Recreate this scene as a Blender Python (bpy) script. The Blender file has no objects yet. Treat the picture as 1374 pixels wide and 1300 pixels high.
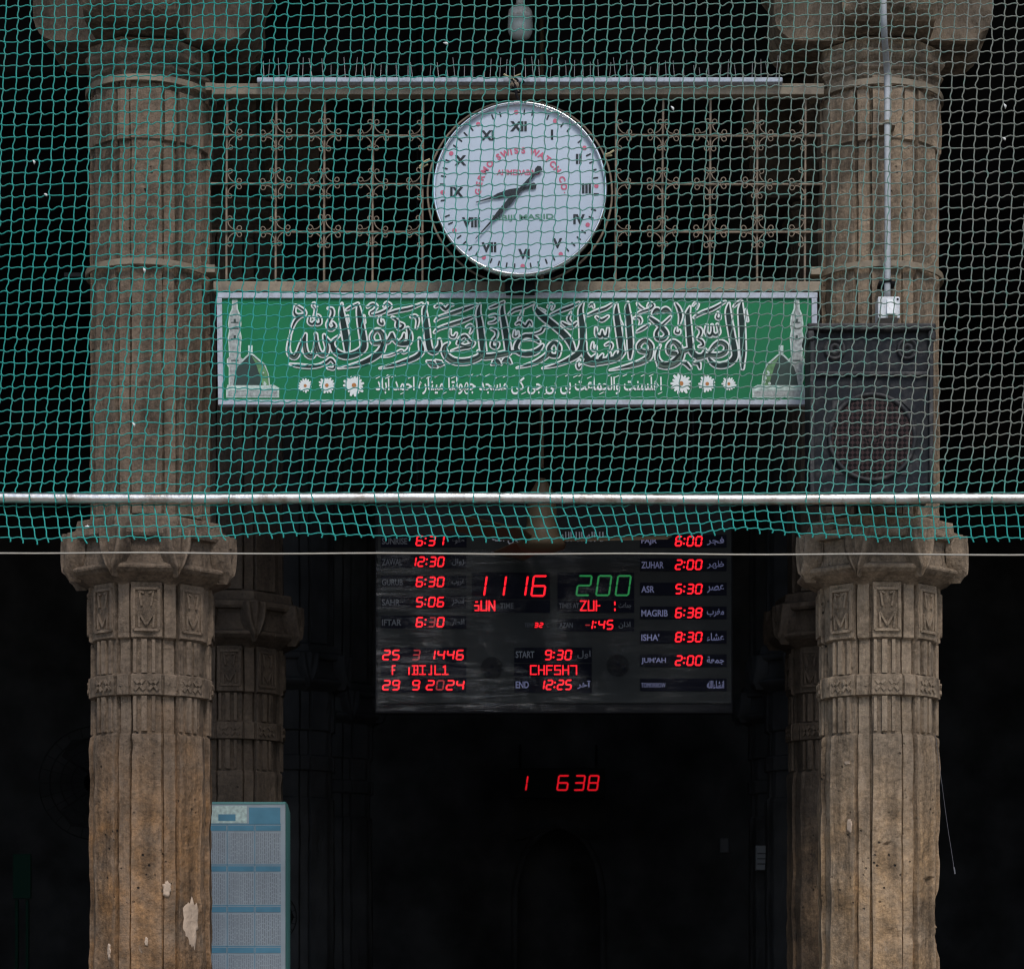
import bpy, bmesh, math, random
import numpy as np
from mathutils import Vector, Matrix, noise
R = math.radians
S = bpy.context.scene
COL = S.collection
random.seed(7)
rng = np.random.default_rng(11)

# ------------------------------------------------------------------ camera, sky, sun, exposure
F = 3200.0                      # focal length in photo pixels
CX, CY = 852.0, 1270.0          # principal point (the lens is shifted)
ZC = 1.6
cam = bpy.data.cameras.new('camera'); co = bpy.data.objects.new('camera', cam); COL.objects.link(co)
co.location = (0, 0, ZC); co.rotation_euler = (R(90), 0, 0)
cam.sensor_width = 36; cam.lens = F / 1374 * 36
cam.shift_x = (687 - CX) / 1374; cam.shift_y = (CY - 650) / 1374
cam.clip_start = 0.1; cam.clip_end = 500
cam.dof.use_dof = True; cam.dof.focus_distance = 9.6; cam.dof.aperture_fstop = 7.0
S.camera = co
SUN_EL, SUN_AZ = 50, 13          # overcast, high and behind the camera
w = bpy.data.worlds.new('World'); S.world = w; w.use_nodes = True
nt = w.node_tree; bg = nt.nodes['Background']
sky = nt.nodes.new('ShaderNodeTexSky'); sky.sky_type = 'NISHITA'; sky.sun_disc = False
sky.sun_elevation = R(SUN_EL); sky.sun_rotation = R(180 - SUN_AZ)
sky.air_density = 1.0; sky.dust_density = 1.2
nt.links.new(sky.outputs[0], bg.inputs[0]); bg.inputs[1].default_value = 0.115
sl = bpy.data.lights.new('sun', 'SUN'); sl.energy = 1.4; sl.angle = R(14); sl.color = (1, .97, .93)
so = bpy.data.objects.new('sun', sl); COL.objects.link(so); so.location = (0, -5, 20)
so.rotation_euler = (R(90 - SUN_EL), 0, R(SUN_AZ))
S.view_settings.view_transform = 'Standard'; S.view_settings.look = 'None'
S.view_settings.exposure = 0.55; S.view_settings.gamma = 1
S.render.engine = 'CYCLES'
S.cycles.use_denoising = True
S.cycles.filter_width = 1.25; S.cycles.max_bounces = 6; S.cycles.transparent_max_bounces = 12

def P(px, py, Y):
    return Vector(((px - CX) * Y / F, Y, ZC + (CY - py) * Y / F))
def M(px, Y):
    return px * Y / F

# ------------------------------------------------------------------ materials
def srgb(r, g, b):
    f = lambda c: (c / 255 / 12.92) if c <= 10 else ((c / 255 + .055) / 1.055) ** 2.4
    return (f(r), f(g), f(b), 1)
def mat(name, col, rough=.6, metal=0, var=.0, vscale=8, bump=0, bscale=60, spec=.5, coat=0, dirt=None, dscale=5, damt=.5):
    m = bpy.data.materials.new(name); m.use_nodes = True; t = m.node_tree; N = t.nodes; L = t.links
    b = N['Principled BSDF']; b.inputs['Base Color'].default_value = col
    b.inputs['Roughness'].default_value = rough; b.inputs['Metallic'].default_value = metal
    b.inputs['Specular IOR Level'].default_value = spec; b.inputs['Coat Weight'].default_value = coat
    tc = N.new('ShaderNodeTexCoord')
    last = None
    if var:
        n = N.new('ShaderNodeTexNoise'); n.inputs['Scale'].default_value = vscale; n.inputs['Detail'].default_value = 6
        L.new(tc.outputs['Object'], n.inputs['Vector'])
        r = N.new('ShaderNodeValToRGB'); e = r.color_ramp.elements
        e[0].position = .3; e[1].position = .72
        e[0].color = tuple(c * (1 - var) for c in col[:3]) + (1,); e[1].color = tuple(min(1, c * (1 + var)) for c in col[:3]) + (1,)
        L.new(n.outputs['Fac'], r.inputs['Fac']); last = r.outputs['Color']
    if dirt:
        n = N.new('ShaderNodeTexNoise'); n.inputs['Scale'].default_value = dscale; n.inputs['Detail'].default_value = 9; n.inputs['Roughness'].default_value = .7
        L.new(tc.outputs['Object'], n.inputs['Vector'])
        r = N.new('ShaderNodeValToRGB'); e = r.color_ramp.elements
        e[0].position = .48; e[1].position = .7; e[0].color = (0, 0, 0, 1); e[1].color = (damt, damt, damt, 1)
        L.new(n.outputs['Fac'], r.inputs['Fac'])
        mx = N.new('ShaderNodeMix'); mx.data_type = 'RGBA'
        mx.inputs['A'].default_value = col; mx.inputs['B'].default_value = dirt
        if last: L.new(last, mx.inputs['A'])
        L.new(r.outputs['Color'], mx.inputs['Factor']); last = mx.outputs['Result']
    if last: L.new(last, b.inputs['Base Color'])
    if bump:
        n = N.new('ShaderNodeTexNoise'); n.inputs['Scale'].default_value = bscale; n.inputs['Detail'].default_value = 5
        L.new(tc.outputs['Object'], n.inputs['Vector'])
        bp = N.new('ShaderNodeBump'); bp.inputs['Strength'].default_value = bump; bp.inputs['Distance'].default_value = .01
        L.new(n.outputs['Fac'], bp.inputs['Height']); L.new(bp.outputs['Normal'], b.inputs['Normal'])
    return m
def emit(name, col, s):
    m = bpy.data.materials.new(name); m.use_nodes = True
    b = m.node_tree.nodes['Principled BSDF']; b.inputs['Base Color'].default_value = (.02, .005, .005, 1)
    b.inputs['Emission Color'].default_value = col; b.inputs['Emission Strength'].default_value = s
    return m

def stone(name, tan, grey, dark, zlo, zhi, bump=.5):
    """weathered sandstone: tan where worn, grey higher up from soot and from shade put into the colour, pits and pale scuffs"""
    m = bpy.data.materials.new(name); m.use_nodes = True; t = m.node_tree; N = t.nodes; L = t.links
    b = N['Principled BSDF']; b.inputs['Roughness'].default_value = .82; b.inputs['Specular IOR Level'].default_value = .3
    tc = N.new('ShaderNodeTexCoord')
    def nz(scale, det=6, rough=.6, vec=None):
        n = N.new('ShaderNodeTexNoise'); n.inputs['Scale'].default_value = scale; n.inputs['Detail'].default_value = det
        n.inputs['Roughness'].default_value = rough; L.new(vec or tc.outputs['Object'], n.inputs['Vector']); return n.outputs['Fac']
    def ramp(f, a, bb, ca=(0, 0, 0, 1), cb=(1, 1, 1, 1)):
        r = N.new('ShaderNodeValToRGB'); e = r.color_ramp.elements
        e[0].position = a; e[1].position = bb; e[0].color = ca; e[1].color = cb; L.new(f, r.inputs['Fac']); return r.outputs['Color']
    def mix(f, a, bb, mode='MIX'):
        x = N.new('ShaderNodeMix'); x.data_type = 'RGBA'; x.blend_type = mode
        for v, k in ((a, 'A'), (bb, 'B')):
            if isinstance(v, tuple): x.inputs[k].default_value = v
            else: L.new(v, x.inputs[k])
        if isinstance(f, float): x.inputs['Factor'].default_value = f
        else: L.new(f, x.inputs['Factor'])
        return x.outputs['Result']
    def math_(op, a, bb=None, c=None):
        x = N.new('ShaderNodeMath'); x.operation = op
        for i, v in enumerate((a, bb, c)):
            if v is None: continue
            if isinstance(v, (int, float)): x.inputs[i].default_value = v
            else: L.new(v, x.inputs[i])
        return x.outputs[0]
    sp = N.new('ShaderNodeSeparateXYZ'); L.new(tc.outputs['Object'], sp.inputs[0])
    mp = N.new('ShaderNodeMapping'); mp.inputs['Scale'].default_value = (19, 19, 1.5); L.new(tc.outputs['Object'], mp.inputs[0])
    mp2 = N.new('ShaderNodeMapping'); mp2.inputs['Scale'].default_value = (1, 1, .35); L.new(tc.outputs['Object'], mp2.inputs[0])
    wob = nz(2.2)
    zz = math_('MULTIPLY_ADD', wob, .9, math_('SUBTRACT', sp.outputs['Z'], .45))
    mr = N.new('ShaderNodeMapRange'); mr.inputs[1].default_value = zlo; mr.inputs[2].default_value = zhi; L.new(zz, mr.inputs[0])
    base = mix(mr.outputs[0], tan, grey)  # height blend: lower tan also carries light, upper grey also carries shade
    base = mix(ramp(nz(7, 8, .65), .3, .75), base, tuple(c * 1.35 for c in grey[:3]) + (1,))
    streak = ramp(nz(1, 5, .6, mp.outputs[0]), .42, .72)
    base = mix(math_('MULTIPLY', streak, .62), base, dark)
    blot = ramp(nz(3.3, 9, .72), .48, .66)
    base = mix(math_('MULTIPLY', blot, .7), base, dark)
    fine = ramp(nz(60, 6, .75), .3, .72, (.5, .5, .5, 1), (1.45, 1.43, 1.4, 1))
    base = mix(1.0, base, fine, 'MULTIPLY')
    pale = ramp(nz(15, 8, .8, mp2.outputs[0]), .64, .73)
    base = mix(math_('MULTIPLY', pale, .55), base, (.36, .32, .27, 1))
    v = N.new('ShaderNodeTexVoronoi'); v.inputs['Scale'].default_value = 26; L.new(tc.outputs['Object'], v.inputs['Vector'])
    pit = math_('MULTIPLY', ramp(v.outputs['Distance'], .08, .16, (1, 1, 1, 1), (0, 0, 0, 1)), ramp(nz(2.6), .53, .62))
    base = mix(pit, base, (.012, .01, .008, 1))
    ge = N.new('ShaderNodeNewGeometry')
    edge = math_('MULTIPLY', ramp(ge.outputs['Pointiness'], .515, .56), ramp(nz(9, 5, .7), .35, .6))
    base = mix(math_('MULTIPLY', edge, .5), base, tuple(min(1, c*1.9) for c in grey[:3]) + (1,))  # worn edges paler; edge highlights are put into the colour too
    L.new(base, b.inputs['Base Color'])
    h = math_('MULTIPLY_ADD', nz(38, 8, .7), 1.0, math_('MULTIPLY', streak, -.5))
    h = math_('MULTIPLY_ADD', pit, -1.2, h)
    bp = N.new('ShaderNodeBump'); bp.inputs['Strength'].default_value = bump; bp.inputs['Distance'].default_value = .012
    L.new(h, bp.inputs['Height']); L.new(bp.outputs['Normal'], b.inputs['Normal'])
    return m

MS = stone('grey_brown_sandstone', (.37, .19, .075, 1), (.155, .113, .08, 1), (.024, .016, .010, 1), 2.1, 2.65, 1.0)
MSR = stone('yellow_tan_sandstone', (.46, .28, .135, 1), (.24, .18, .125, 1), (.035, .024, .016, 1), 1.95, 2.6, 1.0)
MSB = stone('shade_toned_stone', (.34, .21, .115, 1), (.06, .044, .032, 1), (.02, .014, .010, 1), 1.75, 2.35, .6)  # second row: low tan stands for light reaching in, dark grey for shade
MSD = mat('interior_shade_stone', (.026, .026, .027, 1), .95, spec=.15, var=.5, vscale=3, bump=.3, bscale=20)  # near-black colour puts the deep hall's shade into the stone
MPLA = mat('pink_plaster', (.42, .31, .225, 1), .85, var=.15, vscale=40, bump=.4, bscale=80)
MNETN = None
MRAIL = mat('beige_painted_steel', (.24, .19, .13, 1), .6, var=.2, vscale=12, bump=.15, bscale=120, dirt=(.08, .06, .045, 1), dscale=14, damt=.8)
MROD = mat('brown_painted_iron', (.20, .15, .105, 1), .6, var=.3, vscale=25)
MPALE = mat('pale_painted_metal', (.44, .48, .55, 1), .45, var=.08, vscale=30, dirt=(.12, .11, .1, 1), dscale=40, damt=.7)
MCHROME = mat('polished_rim_metal', (.75, .76, .78, 1), .22, 1, var=.1, vscale=30)
MSTEEL = mat('galvanised_pole_metal', (.74, .71, .67, 1), .3, 1, var=.1, vscale=16, dirt=(.28, .2, .13, 1), dscale=9, damt=.95, bump=.2, bscale=45)
MWIRE = mat('pale_wire', (.42, .38, .32, 1), .5)
MBLACK = mat('black_rubber', (.006, .006, .0075, 1), .7, spec=.15)
MSPEAK = mat('dark_blue_grey_plastic', (.007, .0085, .0125, 1), .65, spec=.22, var=.3, vscale=6, bump=.1, bscale=200, dirt=(.1, .095, .09, 1), dscale=22, damt=.35)
MSPEAK2 = mat('worn_black_plastic', (.02, .02, .022, 1), .55, spec=.3, dirt=(.14, .13, .12, 1), dscale=18, damt=.7)
MPVC = mat('grey_plastic_conduit', (.42, .44, .46, 1), .45, var=.12, vscale=20, dirt=(.15, .13, .11, 1), dscale=20, damt=.5)
MWHITE = mat('white_plastic', (.72, .74, .76, 1), .4, dirt=(.25, .2, .17, 1), dscale=45, damt=.5)
MDIAL = mat('clock_dial_white', (.44, .505, .59, 1), .5, var=.03, vscale=6)
MINK = mat('clock_ink_dark', (.014, .018, .02, 1), .6, spec=.2)
MPINK = mat('clock_ink_pink', (.50, .09, .16, 1), .5)
MGRN = mat('clock_ink_green', (.06, .20, .13, 1), .5)
MSIGN = mat('sign_green_vinyl', (.005, .165, .06, 1), .5, var=.12, vscale=2.5, spec=.25)
MSW = mat('sign_white_outline', (.74, .77, .74, 1), .5)
MSD1 = mat('sign_letter_dark_green', (.007, .026, .022, 1), .55, var=.7, vscale=14, spec=.25)
MSD2 = mat('sign_letter_shadow', (.055, .09, .065, 1), .5, var=.3, vscale=20)
MPHOTO = mat('printed_stone_grey', (.34, .36, .34, 1), .5, var=.45, vscale=70)
MPHOTO2 = mat('printed_pale_highlight', (.5, .6, .54, 1), .5, var=.3, vscale=60)
MDOME = mat('printed_dome_dark_green', (.012, .035, .026, 1), .5, var=.4, vscale=20)
MDOME2 = mat('printed_dome_light_green', (.10, .24, .09, 1), .5, var=.5, vscale=40)
MYEL = mat('flower_centre_orange', (.45, .17, .04, 1), .6)
MBOARD = mat('black_board_face', (.006, .0072, .0075, 1), .5, spec=.25, var=.5, vscale=5)
MSTRIP = mat('dark_blue_strip', (.004, .0045, .010, 1), .7, spec=.08)
MLAB = mat('lilac_printed_letters', (.33, .33, .58, 1), .5)
MLABD = mat('faded_printed_letters', (.07, .075, .092, 1), .5)
MRED = emit('red_led', (1, .006, .018, 1), 1.0)
MREDD = emit('dim_red_led', (1, .012, .03, 1), .18)
MGREENL = emit('green_led', (.015, .6, 0.15, 1), .2)
MREDF = emit('far_red_led', (1, .006, .018, 1), .5)
MPAPER = mat('calendar_paper', (.335, .375, .40, 1), .6, var=.12, vscale=8)
MBLUE = mat('calendar_blue_print', (.085, .24, .33, 1), .6, var=.15, vscale=12)
MTXT = mat('calendar_fine_print', (.215, .23, .25, 1), .6)
MEDGE = mat('green_board_edge', (.11, .28, .26, 1), .5)
MGLOBE = mat('frosted_bulb_glass', (.5, .55, .55, 1), .3, coat=.3)
MFAN = mat('bronze_fan_paint', (.085, .062, .038, 1), .55, spec=.25)
MDARKM = mat('dark_fan_metal', (.004, .004, .004, 1), .7, spec=.1)
MFEA = mat('white_feather', (.7, .68, .64, 1), .8)
MSTRAW = mat('dry_straw', (.45, .38, .22, 1), .8)
MGROUND = mat('dusty_paving', (.22, .2, .175, 1), .9, var=.3, vscale=.8, bump=.3, bscale=8)
MCARPET = mat('dark_carpet', (.018, .014, .014, 1), .95, var=.4, vscale=4)
MGNB = mat('green_notice_cloth', (.004, .018, .012, 1), .9, spec=.1)
MEAVE = mat('weathered_eave_stone', (.09, .078, .062, 1), .9, var=.4, vscale=3, bump=.4, bscale=15)

def net_material():
    m = bpy.data.materials.new('net_twine'); m.use_nodes = True; t = m.node_tree; N = t.nodes; L = t.links
    b = N['Principled BSDF']; b.inputs['Roughness'].default_value = .6
    tc = N.new('ShaderNodeTexCoord'); sp = N.new('ShaderNodeSeparateXYZ'); L.new(tc.outputs['Object'], sp.inputs[0])
    n = N.new('ShaderNodeTexNoise'); n.inputs['Scale'].default_value = 1.6; n.inputs['Detail'].default_value = 3; L.new(tc.outputs['Object'], n.inputs['Vector'])
    n2 = N.new('ShaderNodeTexNoise'); n2.inputs['Scale'].default_value = 45; n2.inputs['Detail'].default_value = 2; L.new(tc.outputs['Object'], n2.inputs['Vector'])
    a = N.new('ShaderNodeMapRange'); a.inputs[1].default_value = -1.7; a.inputs[2].default_value = 1.3; L.new(sp.outputs['X'], a.inputs[0])
    c = N.new('ShaderNodeMath'); c.operation = 'MULTIPLY_ADD'; c.inputs[1].default_value = .7; L.new(n.outputs['Fac'], c.inputs[0])
    d = N.new('ShaderNodeMath'); d.operation = 'SUBTRACT'; d.inputs[1].default_value = .35; L.new(a.outputs[0], d.inputs[0]); L.new(d.outputs[0], c.inputs[2])
    e = N.new('ShaderNodeMath'); e.operation = 'MULTIPLY_ADD'; e.inputs[1].default_value = .9; L.new(n2.outputs['Fac'], e.inputs[0])
    f = N.new('ShaderNodeMath'); f.operation = 'SUBTRACT'; f.inputs[1].default_value = .45; L.new(c.outputs[0], f.inputs[0]); L.new(f.outputs[0], e.inputs[2])
    # the bottom skirt, doubled under the pole, keeps its fresh colour
    g = N.new('ShaderNodeMapRange'); g.inputs[1].default_value = 0.0; g.inputs[2].default_value = .35; L.new(sp.outputs['Z'], g.inputs[0])
    h = N.new('ShaderNodeMath'); h.operation = 'MULTIPLY'; L.new(e.outputs[0], h.inputs[0]); L.new(g.outputs[0], h.inputs[1])
    r = N.new('ShaderNodeValToRGB'); el = r.color_ramp.elements
    el[0].position = 0; el[0].color = (.022, .30, .255, 1); el[1].position = 1; el[1].color = (.21, .22, .185, 1)
    k = el.new(.5); k.color = (.10, .29, .235, 1)
    L.new(h.outputs[0], r.inputs['Fac']); L.new(r.outputs['Color'], b.inputs['Base Color'])
    return m
MNET = net_material()

def film_material():
    m = bpy.data.materials.new('clear_plastic_film'); m.use_nodes = True; t = m.node_tree; N = t.nodes; L = t.links
    N.remove(N['Principled BSDF']); out = N['Material Output']
    tr = N.new('ShaderNodeBsdfTransparent'); tr.inputs[0].default_value = (.9, .91, .92, 1)
    gl = N.new('ShaderNodeBsdfGlossy'); gl.inputs['Roughness'].default_value = .22
    mx = N.new('ShaderNodeMixShader'); mx.inputs[0].default_value = .06
    L.new(tr.outputs[0], mx.inputs[1]); L.new(gl.outputs[0], mx.inputs[2]); L.new(mx.outputs[0], out.inputs[0])
    tc = N.new('ShaderNodeTexCoord'); mp = N.new('ShaderNodeMapping'); mp.inputs['Scale'].default_value = (1.2, 1, 9); mp.inputs['Rotation'].default_value = (0, .12, 0)
    L.new(tc.outputs['Object'], mp.inputs[0])
    n = N.new('ShaderNodeTexNoise'); n.inputs['Scale'].default_value = 3.5; n.inputs['Detail'].default_value = 8; n.inputs['Distortion'].default_value = .8
    L.new(mp.outputs[0], n.inputs['Vector'])
    pn = N.new('ShaderNodeTexNoise'); pn.inputs['Scale'].default_value = 2.6; pn.inputs['Detail'].default_value = 5; pn.inputs['Distortion'].default_value = 1.2
    L.new(tc.outputs['Object'], pn.inputs['Vector'])
    sp = N.new('ShaderNodeSeparateXYZ'); L.new(tc.outputs['Object'], sp.inputs[0])
    fx = N.new('ShaderNodeMapRange'); fx.inputs[1].default_value = .05; fx.inputs[2].default_value = .5; fx.inputs[3].default_value = 1; fx.inputs[4].default_value = .12; L.new(sp.outputs['X'], fx.inputs[0])
    mr = N.new('ShaderNodeMapRange'); mr.inputs[1].default_value = .42; mr.inputs[2].default_value = .72; mr.inputs[3].default_value = .004; mr.inputs[4].default_value = .13; L.new(pn.outputs['Fac'], mr.inputs[0])
    mm = N.new('ShaderNodeMath'); mm.operation = 'MULTIPLY'; L.new(mr.outputs[0], mm.inputs[0]); L.new(fx.outputs[0], mm.inputs[1]); L.new(mm.outputs[0], mx.inputs[0])
    bp = N.new('ShaderNodeBump'); bp.inputs['Strength'].default_value = 1; bp.inputs['Distance'].default_value = .05
    L.new(n.outputs['Fac'], bp.inputs['Height']); L.new(bp.outputs[0], gl.inputs['Normal'])
    return m
MFILM = film_material()
def glass_material():
    m = bpy.data.materials.new('clock_cover_glass'); m.use_nodes = True; t = m.node_tree; N = t.nodes; L = t.links
    N.remove(N['Principled BSDF']); out = N['Material Output']
    tr = N.new('ShaderNodeBsdfTransparent'); gl = N.new('ShaderNodeBsdfGlossy'); gl.inputs['Roughness'].default_value = .06
    mx = N.new('ShaderNodeMixShader'); mx.inputs[0].default_value = .02
    L.new(tr.outputs[0], mx.inputs[1]); L.new(gl.outputs[0], mx.inputs[2]); L.new(mx.outputs[0], out.inputs[0])
    return m
MGLASS = glass_material()
def grille_material():
    m = bpy.data.materials.new('perforated_speaker_cloth'); m.use_nodes = True; t = m.node_tree; N = t.nodes; L = t.links
    b = N['Principled BSDF']; b.inputs['Roughness'].default_value = .7; b.inputs['Specular IOR Level'].default_value = .15
    tc = N.new('ShaderNodeTexCoord'); mp = N.new('ShaderNodeMapping'); mp.inputs['Rotation'].default_value = (0, R(45), 0)
    mp.inputs['Location'].default_value = (.003, .31, .004)
    L.new(tc.outputs['Object'], mp.inputs[0])
    c = N.new('ShaderNodeTexChecker'); c.inputs['Scale'].default_value = 72
    c.inputs[1].default_value = (.042, .024, .024, 1); c.inputs[2].default_value = (.004, .003, .0035, 1)
    L.new(mp.outputs[0], c.inputs['Vector']); L.new(c.outputs[0], b.inputs['Base Color'])
    return m
MGRILLE = grille_material()

# ------------------------------------------------------------------ mesh helpers
ORG = {}
class MB:
    def __init__(s): s.v = []; s.f = []; s.m = []; s.mats = []; s.cur = 0
    def mat(s, m):
        if m not in s.mats: s.mats.append(m)
        s.cur = s.mats.index(m); return s
    def add(s, vs, fs):
        o = len(s.v); s.v += [tuple(v) for v in vs]
        for f in fs: s.f.append(tuple(i + o for i in f)); s.m.append(s.cur)
    def box(s, lo, hi):
        x0, y0, z0 = lo; x1, y1, z1 = hi
        s.add([(x0,y0,z0),(x1,y0,z0),(x1,y1,z0),(x0,y1,z0),(x0,y0,z1),(x1,y0,z1),(x1,y1,z1),(x0,y1,z1)],
              [(0,3,2,1),(4,5,6,7),(0,1,5,4),(1,2,6,5),(2,3,7,6),(3,0,4,7)])
    def pbox(s, px0, py0, px1, py1, Y0, Y1):      # a box whose front face (at Y0) spans these sizes
        a = P(px0, py1, Y0); b = P(px1, py0, Y0); s.box((a.x, Y0, a.z), (b.x, Y1, b.z))
    def prism(s, pts, d):                          # polygon extruded by vector d
        n = len(pts); q = [Vector(p) for p in pts]; d = Vector(d)
        s.add(q + [p + d for p in q], [tuple(range(n)), tuple(range(2*n-1, n-1, -1))] + [(i, (i+1) % n, n + (i+1) % n, n + i)[::-1] for i in range(n)])
    def loft(s, rings, close=True, caps=True):
        n = len(rings[0]); vs = [p for r in rings for p in r]; fs = []
        for k in range(len(rings) - 1):
            for i in range(n if close else n - 1):
                j = (i + 1) % n; fs.append((k*n+i, k*n+j, (k+1)*n+j, (k+1)*n+i))
        if caps and close: fs += [tuple(range(n-1, -1, -1)), tuple((len(rings)-1)*n + i for i in range(n))]
        s.add(vs, fs)
    def tube(s, pts, r, n=6, caps=True):
        pts = [Vector(p) for p in pts]; rs = r if isinstance(r, (list, tuple)) else [r] * len(pts)
        rings = []; up = None
        for i, p in enumerate(pts):
            t = (pts[min(i+1, len(pts)-1)] - pts[max(i-1, 0)]).normalized()
            if up is None: up = Vector((0, 0, 1)) if abs(t.z) < .9 else Vector((0, 1, 0))
            a = t.cross(up)
            if a.length < 1e-6: a = t.orthogonal()
            a.normalize(); b = a.cross(t).normalized(); up = b
            rings.append([p + rs[i] * (a * math.cos(2*math.pi*k/n) + b * math.sin(2*math.pi*k/n)) for k in range(n)])
        s.loft(rings, True, caps)
    def revolve(s, c, prof, n=48, axis='Y', caps=False):   # prof: (r, offset along axis)
        rings = []
        for r, h in prof:
            rg = []
            for k in range(n):
                a = 2*math.pi*k/n
                if axis == 'Y': rg.append((c[0] + r*math.cos(a), c[1] + h, c[2] + r*math.sin(a)))
                else: rg.append((c[0] + r*math.cos(a), c[1] + r*math.sin(a), c[2] + h))
            rings.append(rg)
        s.loft(rings, True, caps)
    def disc(s, px, py, r, Y, n=20):
        s.add([P(px + r*math.cos(2*math.pi*k/n), py - r*math.sin(2*math.pi*k/n), Y) for k in range(n)], [tuple(range(n))])
    def ppoly(s, pts, Y):
        q = [P(x, y, Y) for x, y in pts]
        a = sum(pts[i][0]*pts[(i+1) % len(pts)][1] - pts[(i+1) % len(pts)][0]*pts[i][1] for i in range(len(pts)))
        if a > 0: q.reverse()
        s.add(q, [tuple(range(len(q)))])
    def ribbon(s, pts, Y, zi=0.00003):             # pts: (px, py, width px): a flat brush stroke facing the camera, each quad a hair further on
        n = len(pts); L, Rr = [], []
        for i, (x, y, wd) in enumerate(pts):
            a = pts[max(i-1, 0)]; b = pts[min(i+1, n-1)]; dx, dy = b[0]-a[0], b[1]-a[1]; l = math.hypot(dx, dy) or 1
            nx, ny = -dy/l*wd/2, dx/l*wd/2; yy = Y - i*zi
            L.append(P(x+nx, y+ny, yy)); Rr.append(P(x-nx, y-ny, yy))
        s.add(L + Rr, [(i, i+1, n+i+1, n+i) for i in range(n-1)])
        for (x, y, wd), yy in ((pts[0], Y + .00002), (pts[-1], Y - n*zi)):
            s.disc(x, y, wd/2, yy, 10)
    def build(s, name, mats=None, parent=None, smooth=False, bevel=0, org=None, normals=True):
        me = bpy.data.meshes.new(name)
        o = bpy.data.objects.new(name, me); COL.objects.link(o)
        if parent: org = ORG[parent.name]; o.parent = parent
        org = Vector(org) if org is not None else Vector((0, 0, 0)); ORG[o.name] = org
        if not parent: o.location = org
        me.from_pydata([(v[0]-org.x, v[1]-org.y, v[2]-org.z) for v in s.v], [], s.f)
        for m in (s.mats or [mats]): me.materials.append(m)
        if s.mats: me.polygons.foreach_set('material_index', s.m)
        if normals:
            b = bmesh.new(); b.from_mesh(me); bmesh.ops.recalc_face_normals(b, faces=b.faces[:]); b.to_mesh(me); b.free()
        if smooth: me.polygons.foreach_set('use_smooth', [True] * len(me.polygons))
        if bevel:
            md = o.modifiers.new('edge', 'BEVEL'); md.width = bevel; md.segments = 2; md.limit_method = 'ANGLE'; md.angle_limit = R(40)
        return o
def tag(o, label, cat, group=None):
    o['label'] = label; o['category'] = cat
    if group: o['group'] = group
    return o
def thing(name, loc, label, cat, group=None):
    o = bpy.data.objects.new(name, None); COL.objects.link(o); o.location = loc; ORG[o.name] = Vector(loc); o.empty_display_size = .1
    return tag(o, label, cat, group)
def struct(o):
    o['kind'] = 'structure'; return o
def spline(pts, per=5):                            # Catmull-Rom through tuples of any length
    n = len(pts); out = []
    for i in range(n - 1):
        p0, p1, p2, p3 = pts[max(i-1, 0)], pts[i], pts[i+1], pts[min(i+2, n-1)]
        for k in range(per):
            t = k / per
            out.append(tuple(.5*(2*b + (c-a)*t + (2*a-5*b+4*c-d)*t*t + (3*b-a-3*c+d)*t**3) for a, b, c, d in zip(p0, p1, p2, p3)))
    out.append(tuple(pts[-1])); return out

# writing
_tc = {}
def glyphs(txt, off=0.0):
    k = (txt, off)
    if k not in _tc:
        c = bpy.data.curves.new('writing', 'FONT'); c.body = txt; c.resolution_u = 4; c.offset = off
        o = bpy.data.objects.new('writing', c); COL.objects.link(o)
        me = bpy.data.meshes.new_from_object(o.evaluated_get(bpy.context.evaluated_depsgraph_get()))
        _tc[k] = ([(v.co.x, v.co.y) for v in me.vertices], [tuple(p.vertices) for p in me.polygons])
        bpy.data.objects.remove(o); bpy.data.meshes.remove(me); bpy.data.curves.remove(c)
    return _tc[k]
def text(mb, txt, cx, cy, Y, h=None, wd=None, rot=0, off=0.0, cap=.7, shear=0):
    vs, fs = glyphs(txt, off)
    if not vs: return
    x0 = min(v[0] for v in vs); x1 = max(v[0] for v in vs); y0 = min(v[1] for v in vs); y1 = max(v[1] for v in vs)
    if wd and h: sx, sy = wd/(x1-x0), h/(y1-y0)
    elif wd: sx = sy = wd/(x1-x0)
    else: sx = sy = h/(y1-y0)
    ca, sa = math.cos(R(rot)), math.sin(R(rot)); out = []
    for x, y in vs:
        u = (x-(x0+x1)/2)*sx; q = (y-(y0+y1)/2)*sy; u += shear*q
        out.append(P(cx + u*ca - q*sa, cy - (u*sa + q*ca), Y))
    mb.add(out, fs)
AR = {}
for ch, code, n in [('ا',0xFE8D,2),('ب',0xFE8F,4),('ت',0xFE95,4),('ة',0xFE93,2),('ث',0xFE99,4),('ج',0xFE9D,4),('ح',0xFEA1,4),('خ',0xFEA5,4),('د',0xFEA9,2),('ذ',0xFEAB,2),('ر',0xFEAD,2),('ز',0xFEAF,2),('س',0xFEB1,4),('ش',0xFEB5,4),('ص',0xFEB9,4),('ض',0xFEBD,4),('ط',0xFEC1,4),('ظ',0xFEC5,4),('ع',0xFEC9,4),('غ',0xFECD,4),('ف',0xFED1,4),('ق',0xFED5,4),('ك',0xFED9,4),('ل',0xFEDD,4),('م',0xFEE1,4),('ن',0xFEE5,4),('ه',0xFEE9,4),('و',0xFEED,2),('ی',0xFBFC,4),('ک',0xFB8E,4),('ہ',0xFBA6,4),('ھ',0xFBAA,4),('آ',0xFE81,2),('ء',0xFE80,1)]:
    AR[ch] = (code, n)
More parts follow.
